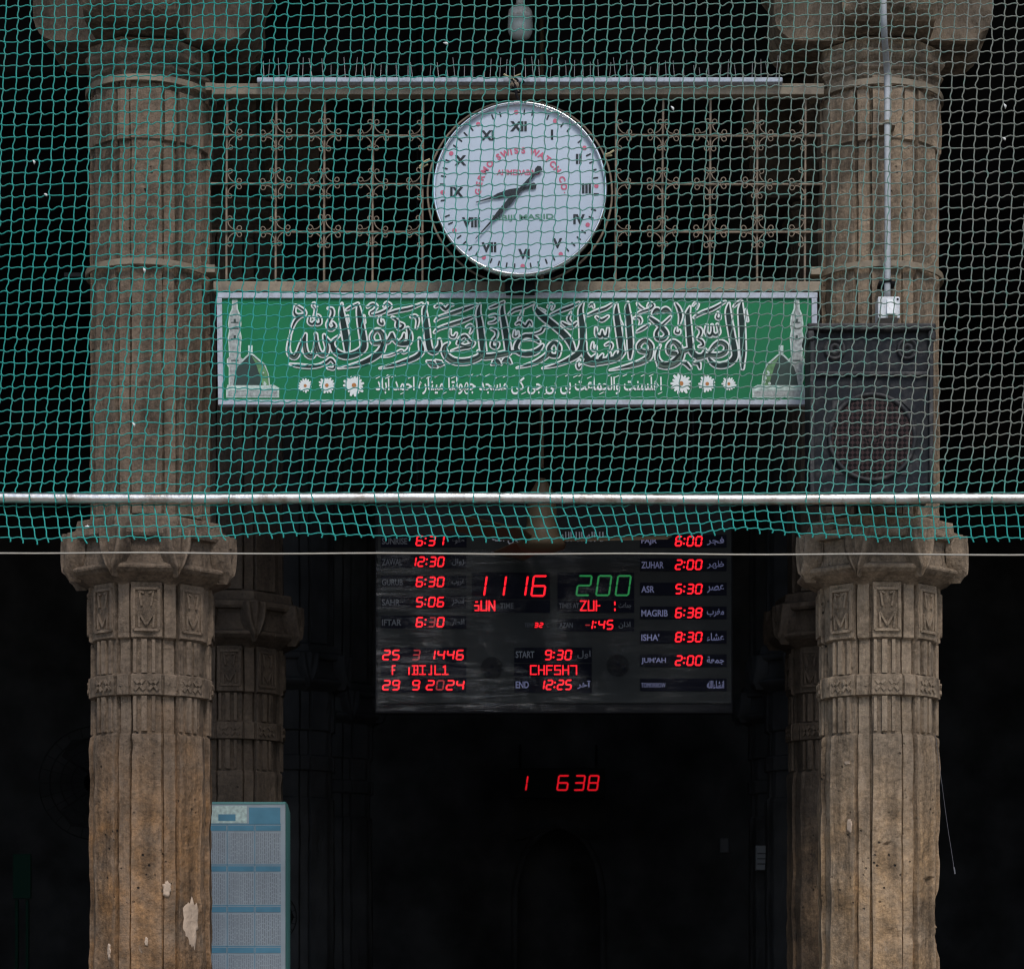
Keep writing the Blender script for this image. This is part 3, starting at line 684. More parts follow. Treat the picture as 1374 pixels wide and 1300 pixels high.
ST = [
('A', [(185,170,30),(170,250,45),(210,290,55),(285,275,50),(285,235,45),(225,190,40),(185,170,30)]),
('A', [(250,290,45),(190,340,50),(150,420,40),(130,500,28)]),
('A', [(125,520,30),(105,620,42),(110,720,60),(170,765,70),(215,715,65),(250,620,60),(300,505,42)]),
('A', [(300,505,42),(290,620,60),(310,720,70),(370,755,72),(410,690,62),(420,600,50),(415,495,32)]),
('A', [(425,500,32),(432,620,55),(465,720,70),(525,730,72),(550,660,65),(530,580,60),(515,515,42)]),
('A', [(515,520,42),(560,575,50),(610,620,60)]),
('A', [(118,845,22),(200,862,48),(340,875,52),(450,865,48),(540,825,52),(590,790,48),(635,840,45),(625,895,42),(560,890,36)]),
('A', [(345,310,38),(340,365,44),(380,385,48),(410,355,40),(430,385,45),(470,370,45),(465,310,42),(440,285,36)]),
('A', [(430,180,26),(400,145,32),(385,175,36),(415,215,34),(395,310,28)]),
('A', [(560,205,30),(605,215,48),(610,275,52),(580,335,48),(555,395,52),(590,445,58),(635,410,54),(615,370,40)]),
('A', [(720,150,30),(715,230,66),(728,330,84),(750,450,92),(768,560,92),(778,680,70)]),
('A', [(775,220,34),(840,185,46),(905,150,36)]),
('A', [(905,150,30),(915,230,66),(930,340,84),(950,460,92),(968,580,94),(965,660,94),(890,720,92),(780,752,90),(690,730,88),(625,670,78),(610,600,60),(650,550,42),(695,515,24)]),
('A', [(785,290,26),(795,370,24)]),('A', [(975,290,26),(985,370,24)]),
('A', [(1205,600,70),(1185,500,72),(1125,455,56),(1065,520,62),(1085,595,66),(1160,600,60)]),
('A', [(1205,590,70),(1170,690,90),(1080,770,84),(960,830,70),(830,865,48),(680,895,20)]),
('A', [(1015,190,34),(1070,155,42),(1120,180,42),(1090,225,40),(1050,250,38),(1060,280,36),(1140,265,44),(1230,225,48),(1280,175,44),(1235,140,36),(1205,180,34)]),
('A', [(1160,300,34),(1150,360,44),(1190,385,48),(1190,345,34)]),
('B', [(-10,560,60),(40,590,66),(75,540,60),(95,490,42),(120,560,56),(170,600,66),(220,560,62),(235,500,42)]),
('B', [(275,430,40),(300,510,70),(290,590,74),(230,610,70),(170,605,64)]),
('B', [(50,265,40),(150,235,50),(300,205,50),(440,150,34)]),
('B', [(500,145,30),(468,215,60),(480,330,80),(495,450,84),(510,580,84),(535,680,84),(590,700,80),(640,640,62),(640,565,44)]),
('B', [(100,310,36),(155,345,48),(150,405,50),(185,440,52),(225,400,48),(190,375,38)]),
('B', [(315,300,38),(365,295,48),(390,345,48),(375,430,32)]),
('B', [(410,550,34),(430,630,70),(435,700,76),(370,765,70),(220,825,64),(80,865,44),(-50,895,20)]),
('B', [(-20,760,26),(60,750,34),(150,715,36),(205,690,36),(225,715,34),(270,690,40),(285,660,30)]),
('B', [(500,815,34),(560,845,92),(615,880,30)]),('B', [(600,805,30),(650,840,86),(690,850,26)]),
('B', [(595,185,36),(650,165,50),(710,215,52),(760,170,48),(795,165,32)]),
('B', [(595,350,34),(640,310,46),(760,270,54),(920,215,56),(1065,160,36)]),
('B', [(585,480,34),(630,440,46),(740,400,54),(900,350,54),(1035,300,36)]),
('B', [(765,450,30),(765,520,40),(810,535,44),(835,495,36)]),
('B', [(955,420,34),(1000,400,44),(1020,440,44),(995,490,28)]),
('B', [(850,610,40),(880,550,50),(935,520,52),(975,560,50),(1000,585,44),(1040,600,40),(1000,645,46),(890,665,46),(780,695,26)]),
('B', [(930,560,40),(870,610,48),(930,635,40),(1020,610,40)]),
('B', [(1110,155,30),(1090,250,66),(1108,380,80),(1125,520,88),(1140,640,88),(1150,720,86)]),
('B', [(1150,720,80),(1080,775,84),(960,815,90),(830,815,92),(740,770,92),(698,700,84),(705,640,62),(755,600,30)]),
('C', [(20,200,36),(90,175,46),(180,130,34)]),
('C', [(175,140,30),(160,230,64),(180,360,78),(205,500,86),(222,610,88),(235,710,88)]),
('C', [(235,715,80),(130,740,80),(0,760,78),(-60,755,78),(-110,700,44)]),
('C', [(40,850,30),(95,820,96),(150,850,26)]),('C', [(160,820,30),(215,800,92),(270,840,26)]),
('C', [(20,295,36),(75,285,46),(110,320,44),(75,360,42),(10,375,30)]),
('C', [(35,440,34),(90,465,48),(95,520,48),(55,575,46),(45,635,52),(95,650,54),(115,605,44),(75,590,34)]),
('C', [(690,425,32),(640,425,44),(615,470,46),(540,500,40),(470,505,36)]),
('C', [(585,590,50),(520,535,62),(430,520,62),(355,575,64),(320,660,70),(370,715,76),(470,725,80),(560,695,76),(625,630,46)]),
('C', [(330,700,60),(260,700,44),(200,735,60)]),
('C', [(400,575,18),(500,570,18),(585,600,18)]),
('C', [(325,385,36),(365,365,48),(430,415,50),(475,355,48),(505,400,34)]),
('C', [(400,225,28),(375,290,40),(350,330,30)]),('C', [(240,275,34),(300,225,46),(400,195,48),(525,145,34)]),
('C', [(305,465,30),(300,525,42),(340,520,38),(345,475,28)]),
('C', [(550,150,28),(550,210,64),(620,290,92),(720,370,92),(840,470,92),(930,570,92),(980,680,70)]),
('C', [(595,210,30),(655,235,26)]),
('C', [(805,730,70),(815,650,72),(760,595,62),(700,660,66),(720,740,66),(800,750,60)]),
('C', [(710,690,66),(670,750,72),(560,820,62),(450,860,44),(330,890,20)]),
('C', [(725,280,36),(850,225,50),(960,185,50),(1045,140,34)]),
('C', [(690,190,30),(720,150,34),(755,175,34),(735,215,28)]),
('C', [(855,370,40),(950,420,60),(1020,370,40)]),('C', [(955,255,30),(925,325,48),(960,370,34)]),
('C', [(1095,140,30),(1065,230,66),(1078,360,84),(1088,500,88),(1085,620,88),(1040,720,86),(940,790,76),(800,850,52),(625,895,20)]),
('C', [(1105,600,70),(1110,720,84),(1170,800,88),(1260,820,88),(1350,810,86)]),
('C', [(1055,800,28),(1025,850,40),(1045,895,46),(1075,860,36)]),
('C', [(1165,175,36),(1200,150,38),(1215,190,32)]),
('D', [(-20,360,46),(120,300,62),(250,255,62),(345,190,44)]),
('D', [(-40,1030,100),(60,1050,110),(180,1030,110),(300,1010,110),(420,970,110),(485,900,104)]),
('D', [(60,990,90),(110,930,44)]),('D', [(170,990,90),(200,930,44)]),('D', [(290,980,90),(310,910,44)]),('D', [(390,950,90),(400,890,44)]),
('D', [(410,190,36),(400,290,84),(412,400,104),(432,540,108),(455,700,110),(485,900,110)]),
('D', [(105,545,46),(115,640,62),(175,665,66),(195,580,46)]),('D', [(195,580,46),(215,660,62),(265,655,64),(280,550,46)]),
('D', [(110,385,46),(190,430,66),(280,375,46)]),
('D', [(60,760,40),(50,840,54),(95,865,54),(105,810,40)]),('D', [(245,790,44),(305,765,54),(335,800,54),(300,880,36)]),
('D', [(570,170,36),(562,270,84),(578,400,104),(590,560,106),(602,720,106),(605,860,96),(600,980,56)]),
('D', [(460,440,36),(490,500,30)]),
('D', [(710,190,44),(740,235,52),(790,265,44)]),('D', [(700,340,40),(780,300,52),(890,265,56),(940,215,52),(890,180,44),(860,225,40)]),
('D', [(660,400,40),(730,390,54),(760,440,52),(740,490,34)]),
('D', [(695,600,40),(780,555,58),(880,490,42)]),
('D', [(890,900,84),(905,800,92),(820,720,80),(730,790,84),(750,870,84),(850,890,76)]),
('D', [(905,870,90),(870,970,104),(740,1045,92),(560,1100,66),(305,1155,24)]),
('D', [(930,330,50),(990,290,110),(1050,310,50)]),('D', [(1050,300,50),(1120,280,104),(1195,310,40)]),
('D', [(890,390,60),(980,460,84),(1070,540,88),(1130,630,84),(1080,700,84),(1000,690,84),(985,610,72),(1050,520,60),(1190,385,50)]),
('D', [(1040,795,36),(1000,880,60),(1000,990,84),(1060,1075,110),(1160,1080,118),(1260,1020,118),(1330,940,110)]),
('E', [(310,880,100),(270,780,96),(190,720,76),(125,790,80),(140,880,84),(230,890,84)]),
('E', [(320,880,96),(290,960,110),(210,1030,112),(100,1065,112),(10,1050,110)]),
('E', [(230,185,46),(275,260,70),(300,360,70),(280,475,40)]),
('E', [(240,530,40),(230,590,54),(275,600,54),(285,565,40)]),
('E', [(430,230,36),(400,330,86),(408,450,96),(420,600,100),(432,740,104),(455,860,104),(530,930,100),(610,920,90),(650,840,50)]),
('E', [(365,345,40),(410,260,40)]),('E', [(430,820,80),(360,850,90),(300,860,90)]),
('E', [(490,380,40),(600,315,60),(760,255,62),(930,155,42)]),
('E', [(475,210,32),(510,170,36),(550,195,36),(525,260,30)]),
('E', [(830,310,36),(810,380,52),(850,395,48),(860,345,36)]),
('E', [(670,490,44),(660,590,58),(710,640,62),(750,590,58),(745,490,44)]),('E', [(745,590,58),(790,630,60),(845,590,58),(820,480,44)]),
('E', [(530,520,40),(580,550,58),(585,610,58),(550,680,54),(600,715,58),(620,770,58),(560,795,40)]),
('E', [(700,890,60),(770,790,76),(860,730,80),(945,780,84),(930,870,84),(830,915,88),(700,910,80),(620,930,90),(540,950,90)]),
('E', [(985,180,36),(972,280,86),(985,400,100),(1010,540,104),(1035,680,104),(1062,820,106),(1065,940,106),(980,1030,104),(860,1060,100),(760,1030,88),(700,960,60)]),
('E', [(1165,150,36),(1152,270,92),(1162,400,104),(1172,560,106),(1178,720,106),(1182,880,100),(1178,1100,54)]),
('E', [(1055,225,36),(1100,180,48),(1155,140,36)]),('E', [(1225,270,30),(1250,430,36)]),
('E', [(310,1020,44),(370,1030,72),(435,1100,56)]),('E', [(490,1030,50),(550,1030,74),(570,1100,44)]),
]
mw, mk, ms_ = MB(), MB(), MB()
for i, (c, pts) in enumerate(ST):
    ox, oy, sc_ = CR[c]
    q = spline([(ox + x/sc_, oy + y/sc_, w_/sc_) for x, y, w_ in pts], 5)
    lay = (i % 9)*.00009
    mw.ribbon([(x, y, w_ + 1.5) for x, y, w_ in q], YW - lay, .00001)
    mk.ribbon([(x, y, max(.35, w_ - 2.9)) for x, y, w_ in q], YDk - lay, .00001)
    wide = [(x, y + w_*.16, max(.2, (w_ - 3.4)*.42)) for x, y, w_ in q if w_ > 6.2]
    if len(wide) > 4 and abs(wide[0][0]-wide[-1][0]) > abs(wide[0][1]-wide[-1][1])*1.3: ms_.ribbon(wide, YDk - .0012 - lay, .00001)
mw.build('outline_lettering', MSW, sg, normals=False); mk.build('dark_lettering', MSD1, sg, normals=False); ms_.build('lettering_shading', MSD2, sg, normals=False)
m = MB()
line = 'اهلسنت والجماعت بی بی جی کی مسجد جھولتا مینارہ احمد آباد'
text(m, arabic(line), 696, 516, YN+.0015, wd=384, h=27, off=.02)
for i in range(34):                                 # vowel marks above and below the small line
    x = 508 + i*11.4 + random.uniform(-3, 3); y = random.choice((503.5, 505, 506.5, 527.5)); 
    m.ribbon([(x-2.6, y+1.3, 1.2), (x+2.6, y-1.2, 1.0)], YN + .001 - (i % 5)*.0001)
m.build('small_lettering', MSW, sg)
for x, y, r in ((409.5,517.5,9.5),(438.5,517,11.5),(475,517,14),(914,514.5,14),(949,515,11.5),(978,515,9.5)):
    fl = MB(); n = 15
    for k_ in range(n):
        a = 2*math.pi*k_/n + .2; rr2 = r*random.uniform(.85, 1.1)
        fl.ppoly([(x + 1.5*math.cos(a-.9), y + 1.5*math.sin(a-.9)), (x + rr2*.75*math.cos(a-.2), y + rr2*.75*math.sin(a-.2)), (x + rr2*math.cos(a-.08), y + rr2*math.sin(a-.08)), (x + rr2*math.cos(a+.08), y + rr2*math.sin(a+.08)), (x + rr2*.75*math.cos(a+.2), y + rr2*.75*math.sin(a+.2)), (x + 1.5*math.cos(a+.9), y + 1.5*math.sin(a+.9))], YN + .0018 - k_*.00005)
    f = fl.build('printed_flower', MSW, sg)
    fc = MB(); fc.disc(x, y, r*.22, YN + .0004, 12); fc.build('flower_centre', MYEL, f)
def minaret(x0, mir, dx):
    # a printed picture: pale outline behind, tower, dome and base in front; all flat ink on the sign
    X = lambda x: x0 + mir*x
    dome = [(-2,0)]
    def poly(mb, pts, Y): mb.ppoly([(X(x), y) for x, y in pts], Y)
    tower = [(9,404),(13,404),(13.5,416),(17,424),(18.5,437),(17,445),(19,455),(18,460),(17,478),(20,480),(20,488),(17.5,492),(17.5,524),(4.5,524),(4.5,492),(2,488),(2,480),(5,478),(4,460),(3,455),(5,445),(3.5,437),(5,424),(8.5,416)]
    domep = [(32,476),(35,477),(44,485),(50,490),(55,500),(56,508),(57,518),(9,518),(11,504),(15,492),(22,485),(29,478)]
    fin = [(30.5,465),(33.5,465),(33.5,477),(30.5,477)]
    base = [(3,518),(62,518),(69,522),(69,532),(1,532),(1,524)]
    o = MB()
    for p_, k_ in ((tower,0),(domep,1),(fin,2),(base,3)):
        cx = sum(q[0] for q in p_)/len(p_); cy = sum(q[1] for q in p_)/len(p_)
        poly(o, [(x + (1.6 if x > cx else -1.6), y + (1.6 if y > cy else -1.6)) for x, y in p_], YN + .003 - k_*.0002)
    pic = o.build('printed_mosque', MPHOTO2, sg)
    a = MB(); poly(a, tower, YN+.0016); a.build('tower_print', MPHOTO, pic)
    a = MB(); poly(a, domep, YN+.0012); a.build('dome_print', MDOME, pic)
    a = MB(); poly(a, [(34,478),(44,486),(50,491),(55,501),(57,517),(48,517),(45,505),(40,490)], YN+.0009); a.build('dome_sheen_print', MDOME2, pic)
    a = MB(); poly(a, [(5,517),(58,517),(62,523),(5,524)], YN+.0006); a.build('parapet_print', MPHOTO2, pic)
    a = MB(); poly(a, [(2,524.5),(68,524.5),(68,531.5),(2,531.5)], YN+.0006); a.build('base_print', MPHOTO, pic)
    a = MB()
    for y in (432, 440, 454, 483): poly(a, [(6,y),(16,y),(16,y+1.6),(6,y+1.6)], YN+.0011)
    for y in (428, 450): poly(a, [(9.5,y),(12.5,y),(12.5,y+5),(9.5,y+5)], YN+.0008)
    a.build('tower_shadow_print', MDOME, pic)
    a = MB()
    for i in range(16):
        x, y = random.uniform(47, 62), random.uniform(496, 522)
        if x > 50 + (y-496)*.45: continue
        a.disc(X(x), y, random.uniform(1, 2.2), YN + .0004 - i*.00003, 7)
    a.build('foliage_print', MPHOTO2, pic)
minaret(304, 1, 0); minaret(1080, -1, 0)

# ------------------------------------------------------------------ pole, wire, net
YP = 9.03
m = MB(); n = 40
m.tube([P(-700 + 2800*i/n, 667 + 1.0*math.sin(i*.6) + (3.4*i/n), YP) for i in range(n+1)], M(7.2, YP), 24)
tag(m.build('steel_pole', MSTEEL, smooth=True), 'shiny galvanised horizontal pole carrying the lower part of the net', 'pole')
m = MB(); m.tube([P(-700 + 2800*i/60, 740.4 + 5.0*(i/60) + .6*math.sin(i*.9), 9.12) for i in range(61)], M(1.25, 9.12), 6)
tag(m.build('wire_line', MWIRE, smooth=True), 'thin pale wire stretched across both capitals just below the net', 'wire')

def build_net():
    YN0 = 9.055
    NI, NJ = 136, 44
    i = np.arange(NI)[None, :]; j = np.arange(NJ)[:, None]
    y = -26 + j*16.05 + 0*i
    t = np.clip(y/660, 0, 1)
    x = -390 + (i*16.55) - (.026*y + .05*np.clip(y-330, 0, None)) + 0*j
    lf = lambda a, b, c: np.sin(a*x/100 + b*y/100 + c)
    x = x + 2.4*lf(1.3, .7, 0)*t + 1.5*lf(2.9, -1.1, 1) + rng.normal(0, .4, x.shape)
    y = y + 1.7*lf(.8, .4, 2) + 1.2*lf(2.1, 1.6, 4)*t + rng.normal(0, .5, x.shape) - .0016*(x-687)
    y[-1] = 661.0 + rng.normal(0, .3, NI)
    y[-2] = np.minimum(y[-2], 652)
    Yd = YN0 + .035*lf(.9, .6, 3) * np.sin(np.clip(t, 0, 1)*np.pi) + rng.normal(0, .003, x.shape)
    Yd[-1] = YP + .004
    skirt_x = [x[-1]]; skirt_y = [y[-1]]; sk_d = [Yd[-1]]
    sh = 2.6 + 3.4*np.sin(np.clip((x[-1]-300)/700, 0, 1)*np.pi)
    base = [677.5, 690.5, 705, 719]
    for q, b in enumerate(base):
        xx = x[-1] + sh*(q+.2)*.85 + 1.5*np.sin(x[-1]/60 + q*.4) + rng.normal(0, .4, NI)
        yy = b + (1.4 + .5*q)*np.sin(x[-1]/95 + .5) + 1.0*np.sin(x[-1]/37 + q*.3) - (9*q/3)*np.exp(-((x[-1]-985)/55)**2) + rng.normal(0, .6, NI)
        skirt_x.append(xx); skirt_y.append(yy); sk_d.append(YP + .012 - .012*(q+1) + .012*np.sin(x[-1]/70 + q) + (0 if q else .018))
    X = np.vstack([x, np.array(skirt_x[1:])]); Yy = np.vstack([y, np.array(skirt_y[1:])]); D = np.vstack([Yd, np.array(sk_d[1:])])
    J = X.shape[0]
    V = []; Fc = []
    def strand(p, r):
        o = len(V)
        for a in range(len(p)):
            q0 = p[max(a-1, 0)]; q1 = p[min(a+1, len(p)-1)]; dx, dz = q1[0]-q0[0], q1[1]-q0[1]; l = math.hypot(dx, dz) or 1
            nx, nz = -dz/l*r, dx/l*r; c = p[a]; W = P(c[0], c[1], c[2]); s = c[2]/F
            V.append((W.x + nx*s, W.y, W.z - nz*s)); V.append((W.x, W.y - r*s, W.z)); V.append((W.x - nx*s, W.y, W.z + nz*s)); V.append((W.x, W.y + r*s, W.z))
        for a in range(len(p)-1):
            for k in range(4): Fc.append((o+a*4+k, o+a*4+(k+1) % 4, o+a*4+4+(k+1) % 4, o+a*4+4+k))
    ts = [0, .18, .36, .55, .74, .9, 1]
    for jj in range(J):
        for ii in range(NI):
            if jj == NJ-1: pass
            x0, y0, d0 = X[jj, ii], Yy[jj, ii], D[jj, ii]
            if ii+1 < NI and -330 < x0 < 1710:
                x1, y1, d1 = X[jj, ii+1], Yy[jj, ii+1], D[jj, ii+1]; A = rng.normal(1.1, .4)*(1 if jj < NJ else .6); B = rng.normal(.3, .35)
                if jj == NJ-1: A = .3
                strand([(x0+(x1-x0)*t, y0+(y1-y0)*t + A*math.sin(2*math.pi*(t**.85)) + B*math.sin(math.pi*t), d0+(d1-d0)*t) for t in ts], .78)
            if jj+1 < J and -330 < x0 < 1710:
                x1, y1, d1 = X[jj+1, ii], Yy[jj+1, ii], D[jj+1, ii]; A = rng.normal(.6, .35)*(1 if jj < NJ else .5); B = rng.normal(-.4, .4)
                if jj == NJ-1:                      # round the pole: some strands pass in front, most behind
                    front = (ii*3 % 7) in (0, 3, 6) and ii % 2 == 0 or ii % 5 == 1
                    dd = YP - M(8.6, YP) if front else YP + M(9, YP)
                    strand([(x0, y0, d0), (x0+.2, 663, dd), (x0+(x1-x0)*.5, 668, dd), (x1, 674, dd), (x1, y1, d1)], .78)
                else:
                    strand([(x0+(x1-x0)*t + A*math.sin(2*math.pi*t)+B*math.sin(math.pi*t), y0+(y1-y0)*t, d0+(d1-d0)*t) for t in ts], .78)
            if -330 < x0 < 1710 and jj != NJ-1:      # knot
                W = P(x0, y0, d0); r = d0/F*rng.uniform(1.35, 1.9); o = len(V)
                V.extend([(W.x+r*.9, W.y, W.z), (W.x, W.y-r, W.z), (W.x-r*.9, W.y, W.z), (W.x, W.y+r, W.z), (W.x, W.y, W.z+r*1.2), (W.x, W.y, W.z-r*1.2)])
                for k in range(4): Fc.append((o+k, o+(k+1) % 4, o+4)); Fc.append((o+(k+1) % 4, o+k, o+5))
            if jj == J-1 and -330 < x0 < 1710:       # cut ends
                l = rng.uniform(2, 8); strand([(x0, y0, d0), (x0+l*.25, y0+l*.5, d0), (x0+l*.3+rng.normal(0, 1), y0+l, d0)], .95)
    o = MB(); o.v = V; o.f = Fc; o.m = [0]*len(Fc); o.mats = [MNET]
    ob = o.build('bird_net', None, None, org=(0, YP, P(0, 700, YP).z))
    return tag(ob, 'teal green knotted bird net hanging in front of clock and sign, dusty towards the right', 'net')
build_net()

# ------------------------------------------------------------------ loudspeaker on the right column
YF = 9.42
sk = thing('loudspeaker', P(1169, 668, 9.55), 'black boxy loudspeaker with round grille fixed to the right column', 'speaker')
m = MB(); m.pbox(1086, 442, 1253, 664, YF, YF+.26); m.build('cabinet', MSPEAK, sk, bevel=.012)
m = MB(); m.pbox(1083, 433, 1256, 442.5, YF-.035, YF+.27); m.pbox(1083, 442.6, 1093, 456, YF-.03, YF+.1); m.pbox(1246, 442.6, 1256, 456, YF-.03, YF+.1); m.build('top_lip', MSPEAK2, sk, bevel=.008)
m = MB(); m.pbox(1087, 456.5, 1093, 663, YF-.02, YF+.05); m.pbox(1247, 456.5, 1252.5, 663, YF-.02, YF+.05); m.build('side_edge', MSPEAK2, sk, bevel=.004)
m = MB(); m.pbox(1094, 498, 1246, 504, YF-.018, YF+.01); m.build('front_ridge', MSPEAK2, sk, bevel=.006)
for x in (1120, 1217.5):
    c = P(x, 469, YF); u = M(1, YF); m = MB()
    m.revolve((c.x, YF, c.z), [(15*u, .0), (14*u, -.012), (11.5*u, -.014), (10*u, -.002), (8.5*u, -.002), (7.5*u, -.012), (4*u, -.014), (2.5*u, -.004), (.001, -.003)], 32)
    m.build('tweeter', MSPEAK2, sk, smooth=True)
c = P(1170, 587, YF); u = M(1, YF)
m = MB(); m.revolve((c.x, YF, c.z), [(60*u, .0), (59.5*u, -.014), (57*u, -.018), (54.5*u, -.012), (54*u, 0)], 64); m.build('woofer_ring', MSPEAK2, sk, smooth=True)
m = MB(); m.revolve((c.x, YF, c.z), [(54.3*u, -.006), (30*u, -.012), (.001, -.014)], 64); m.build('woofer_grille', MGRILLE, sk, smooth=True)
for sx, sy in ((-1,-1),(1,-1),(-1,1),(1,1)):
    m = MB(); m.prism([P(1170+sx*38, 587+sy*50, YF-.004), P(1170+sx*53, 587+sy*50, YF-.004), P(1170+sx*53, 587+sy*36, YF-.004)], (0, .01, 0)); m.build('corner_clip', MSPEAK2, sk)
m = MB(); m.box((c.x-.06, YF+.26, c.z-.1), (c.x+.06, 9.78, c.z+.1)); m.build('mounting_bracket', MBLACK, sk)

# conduit and its box
m = MB(); pts = spline([tuple(P(1185.5,-40,9.40)), tuple(P(1185.5,10,9.42)), tuple(P(1186.5,45,9.47)), tuple(P(1189,80,9.60)), tuple(P(1190.5,108,9.66)), tuple(P(1190.5,170,9.66)), tuple(P(1191,300,9.66)), tuple(P(1190.5,399,9.66))], 6)
cd = thing('conduit_pipe', P(1191, 399, 9.66), 'pale grey conduit pipe running down the right column to a switch box', 'pipe')
m.tube(pts, M(4.3, 9.66), 14); m.build('pipe', MPVC, cd, smooth=True)
for y in (165, 378):
    m = MB(); c = P(1191, y, 9.66); m.revolve((c.x, 9.66, c.z), [(M(4.5, 9.66), -.007), (M(5.6, 9.66), -.007), (M(5.6, 9.66), .007), (M(4.5, 9.66), .007)], 16, 'Z')
    m.box((c.x-M(11, 9.66), 9.67, c.z-.006), (c.x+M(11, 9.66), 9.76, c.z+.006)); m.build('saddle_clip', MROD if y < 200 else MBLACK, cd)
bx = thing('switch_box', P(1192, 427, 9.66), 'small white switch box at the lower end of the grey conduit above the loudspeaker', 'switch box')
m = MB(); m.pbox(1178, 398, 1207.5, 427, 9.645, 9.76); m.build('box', MWHITE, bx, bevel=.004)
m = MB(); m.prism([P(1190,401,9.64), P(1202,401,9.64), P(1202,421,9.625), P(1190,421,9.625)], (0,.025,0)); m.build('rocker', MWHITE, bx, bevel=.002)
m = MB(); m.pbox(1192, 422.5, 1204, 426, 9.64, 9.65); m.build('rust_mark', MROD, bx)
for x, y in ((1181,423.5),(1204.5,401.5)):
    m = MB(); m.disc(x, y, 1.6, 9.643, 10); m.build('screw', MBLACK, bx)

# bulb on a cord
YB = 10.5
bl = thing('hanging_bulb', P(698, 0, YB), 'unlit frosted bulb hanging in its white holder above the clock', 'light bulb')
c = P(698, 0, YB); u = M(1, YB)
zz = lambda py: (0 - py)*u
m = MB(); m.tube([c + Vector((0,0,zz(-170))), c + Vector((0,0,zz(2)))], .006, 6); m.build('cord', MBLACK, bl)
m = MB(); m.revolve(c, [(3*u, zz(-8)), (5*u, zz(-3)), (5.5*u, zz(4)), (7*u, zz(8)), (12*u, zz(11)), (15.5*u, zz(15)), (16.5*u, zz(20)), (16.5*u, zz(25)), (14*u, zz(25.5))], 24, 'Z'); m.build('holder', MWHITE, bl, smooth=True)
m = MB(); m.revolve(c, [(15.5*u, zz(25)), (16.5*u, zz(28)), (17*u, zz(36)), (16.2*u, zz(44)), (13*u, zz(50)), (7*u, zz(53.5)), (.5*u, zz(54.5))], 24, 'Z'); m.build('globe', MGLOBE, bl, smooth=True)

# ------------------------------------------------------------------ LED prayer time board
YL = 11.55
pb = thing('prayer_time_board', P(742, 945, YL), 'wide black electronic prayer time board with red digits hung between the columns', 'time board')
m = MB(); m.pbox(503, 672, 983, 957, YL+.012, YL+.09); m.build('casing', MBLACK, pb, bevel=.006)
m = MB(); m.pbox(507, 676, 981, 943, YL+.006, YL+.02); m.build('face_panel', MBOARD, pb)
SEG = {'0':'abcdef','1':'bc','2':'abged','3':'abgcd','4':'fgbc','5':'afgcd','6':'afgedc','7':'abc','8':'abcdefg','9':'abcdfg','-':'g',' ':''}
def digit(mb, ch, x0, yc, w_, h, th, Y, skew=.14):
    L_, R_, T, B, C = 0, w_, -h/2, h/2, 0
    g_ = th*.3
    segs = {'a':((L_+g_,T),(R_-g_,T)),'b':((R_,T+g_),(R_,C-g_)),'c':((R_,C+g_),(R_,B-g_)),'d':((L_+g_,B),(R_-g_,B)),'e':((L_,C+g_),(L_,B-g_)),'f':((L_,T+g_),(L_,C-g_)),'g':((L_+g_,C),(R_-g_,C))}
    for s in SEG[ch]:
        (ax, ay), (bx_, by) = segs[s]; q = th/2
        hx = lambda x, y: (x0 + x - skew*y, yc + y)
        if ay == by: pts = [(ax-q*.6, ay), (ax+q*.4, ay-q), (bx_-q*.4, by-q), (bx_+q*.6, by), (bx_-q*.4, by+q), (ax+q*.4, ay+q)]
        else: pts = [(ax, ay-q*.6), (ax+q, ay+q*.4), (bx_+q, by-q*.4), (bx_, by+q*.6), (bx_-q, by-q*.4), (ax-q, ay+q*.4)]
        mb.ppoly([hx(x, y) for x, y in pts], Y)
def digits(s, x0, x1, yc, h, th, Y, parent, mt=None, name='led_digits', aspect=None, dim=''):
    mb, md_ = MB(), MB(); n = sum(.38 if c == ':' else 1 for c in s); step = (x1-x0)/n; x = x0
    for i, c in enumerate(s):
        if c == ':':
            for dy in (-h*.22, h*.22): mb.disc(x + step*.12 - .14*dy, yc+dy, th*.62, Y, 10)
            x += step*.38; continue
        digit(md_ if str(i) in dim else mb, c, x + step*.14, yc, step*.66, h-th, th, Y); x += step
    o = mb.build(name, mt or MRED, parent)
    if md_.v: md_.build('dim_digit', MREDD, o)
YE = YL - .002
def strip(x0, x1, y0, y1):
    m = MB(); m.pbox(x0, y0, x1, y1, YL+.002, YL+.0058); m.build('label_strip', MSTRIP, pb)
def lab(s, xl, yc, h, mt, wd=None, ar=False, name=None, off=.02):
    off = .0 if h < 7 else off; m = MB(); vs, _ = glyphs(arabic(s) if ar else s, off)
    w0 = wd or (max(v[0] for v in vs)-min(v[0] for v in vs))*h/.72*.8
    text(m, arabic(s) if ar else s, xl + w0/2, yc, YL, h=h, wd=w0, off=off); m.build(name or ('arabic_label' if ar else 'english_label'), mt, pb)
for s, d, yc, x0, wd, ar in (('SUNRISE','6:31',725.5,557.5,34,'طلوع'),('ZAWAL','12:30',753.5,549,27,'زوال'),('GURUB','6:30',780.5,557.5,28,'غروب'),('SAHR','5:06',807.5,557.5,24,'سحر'),('IFTAR','6:30',834.5,557.5,26,'افطار')):
    strip(511, 626, yc-8.5, yc+8.5); lab(s, 512.5, yc+.5, 8.5, MLABD, wd); lab(ar, 606, yc+.5, 9, MLABD, 17, True)
    digits(d, x0, 597.5, yc, 14.2, 2.15, YE, pb, dim='2' if s == 'IFTAR' else '')
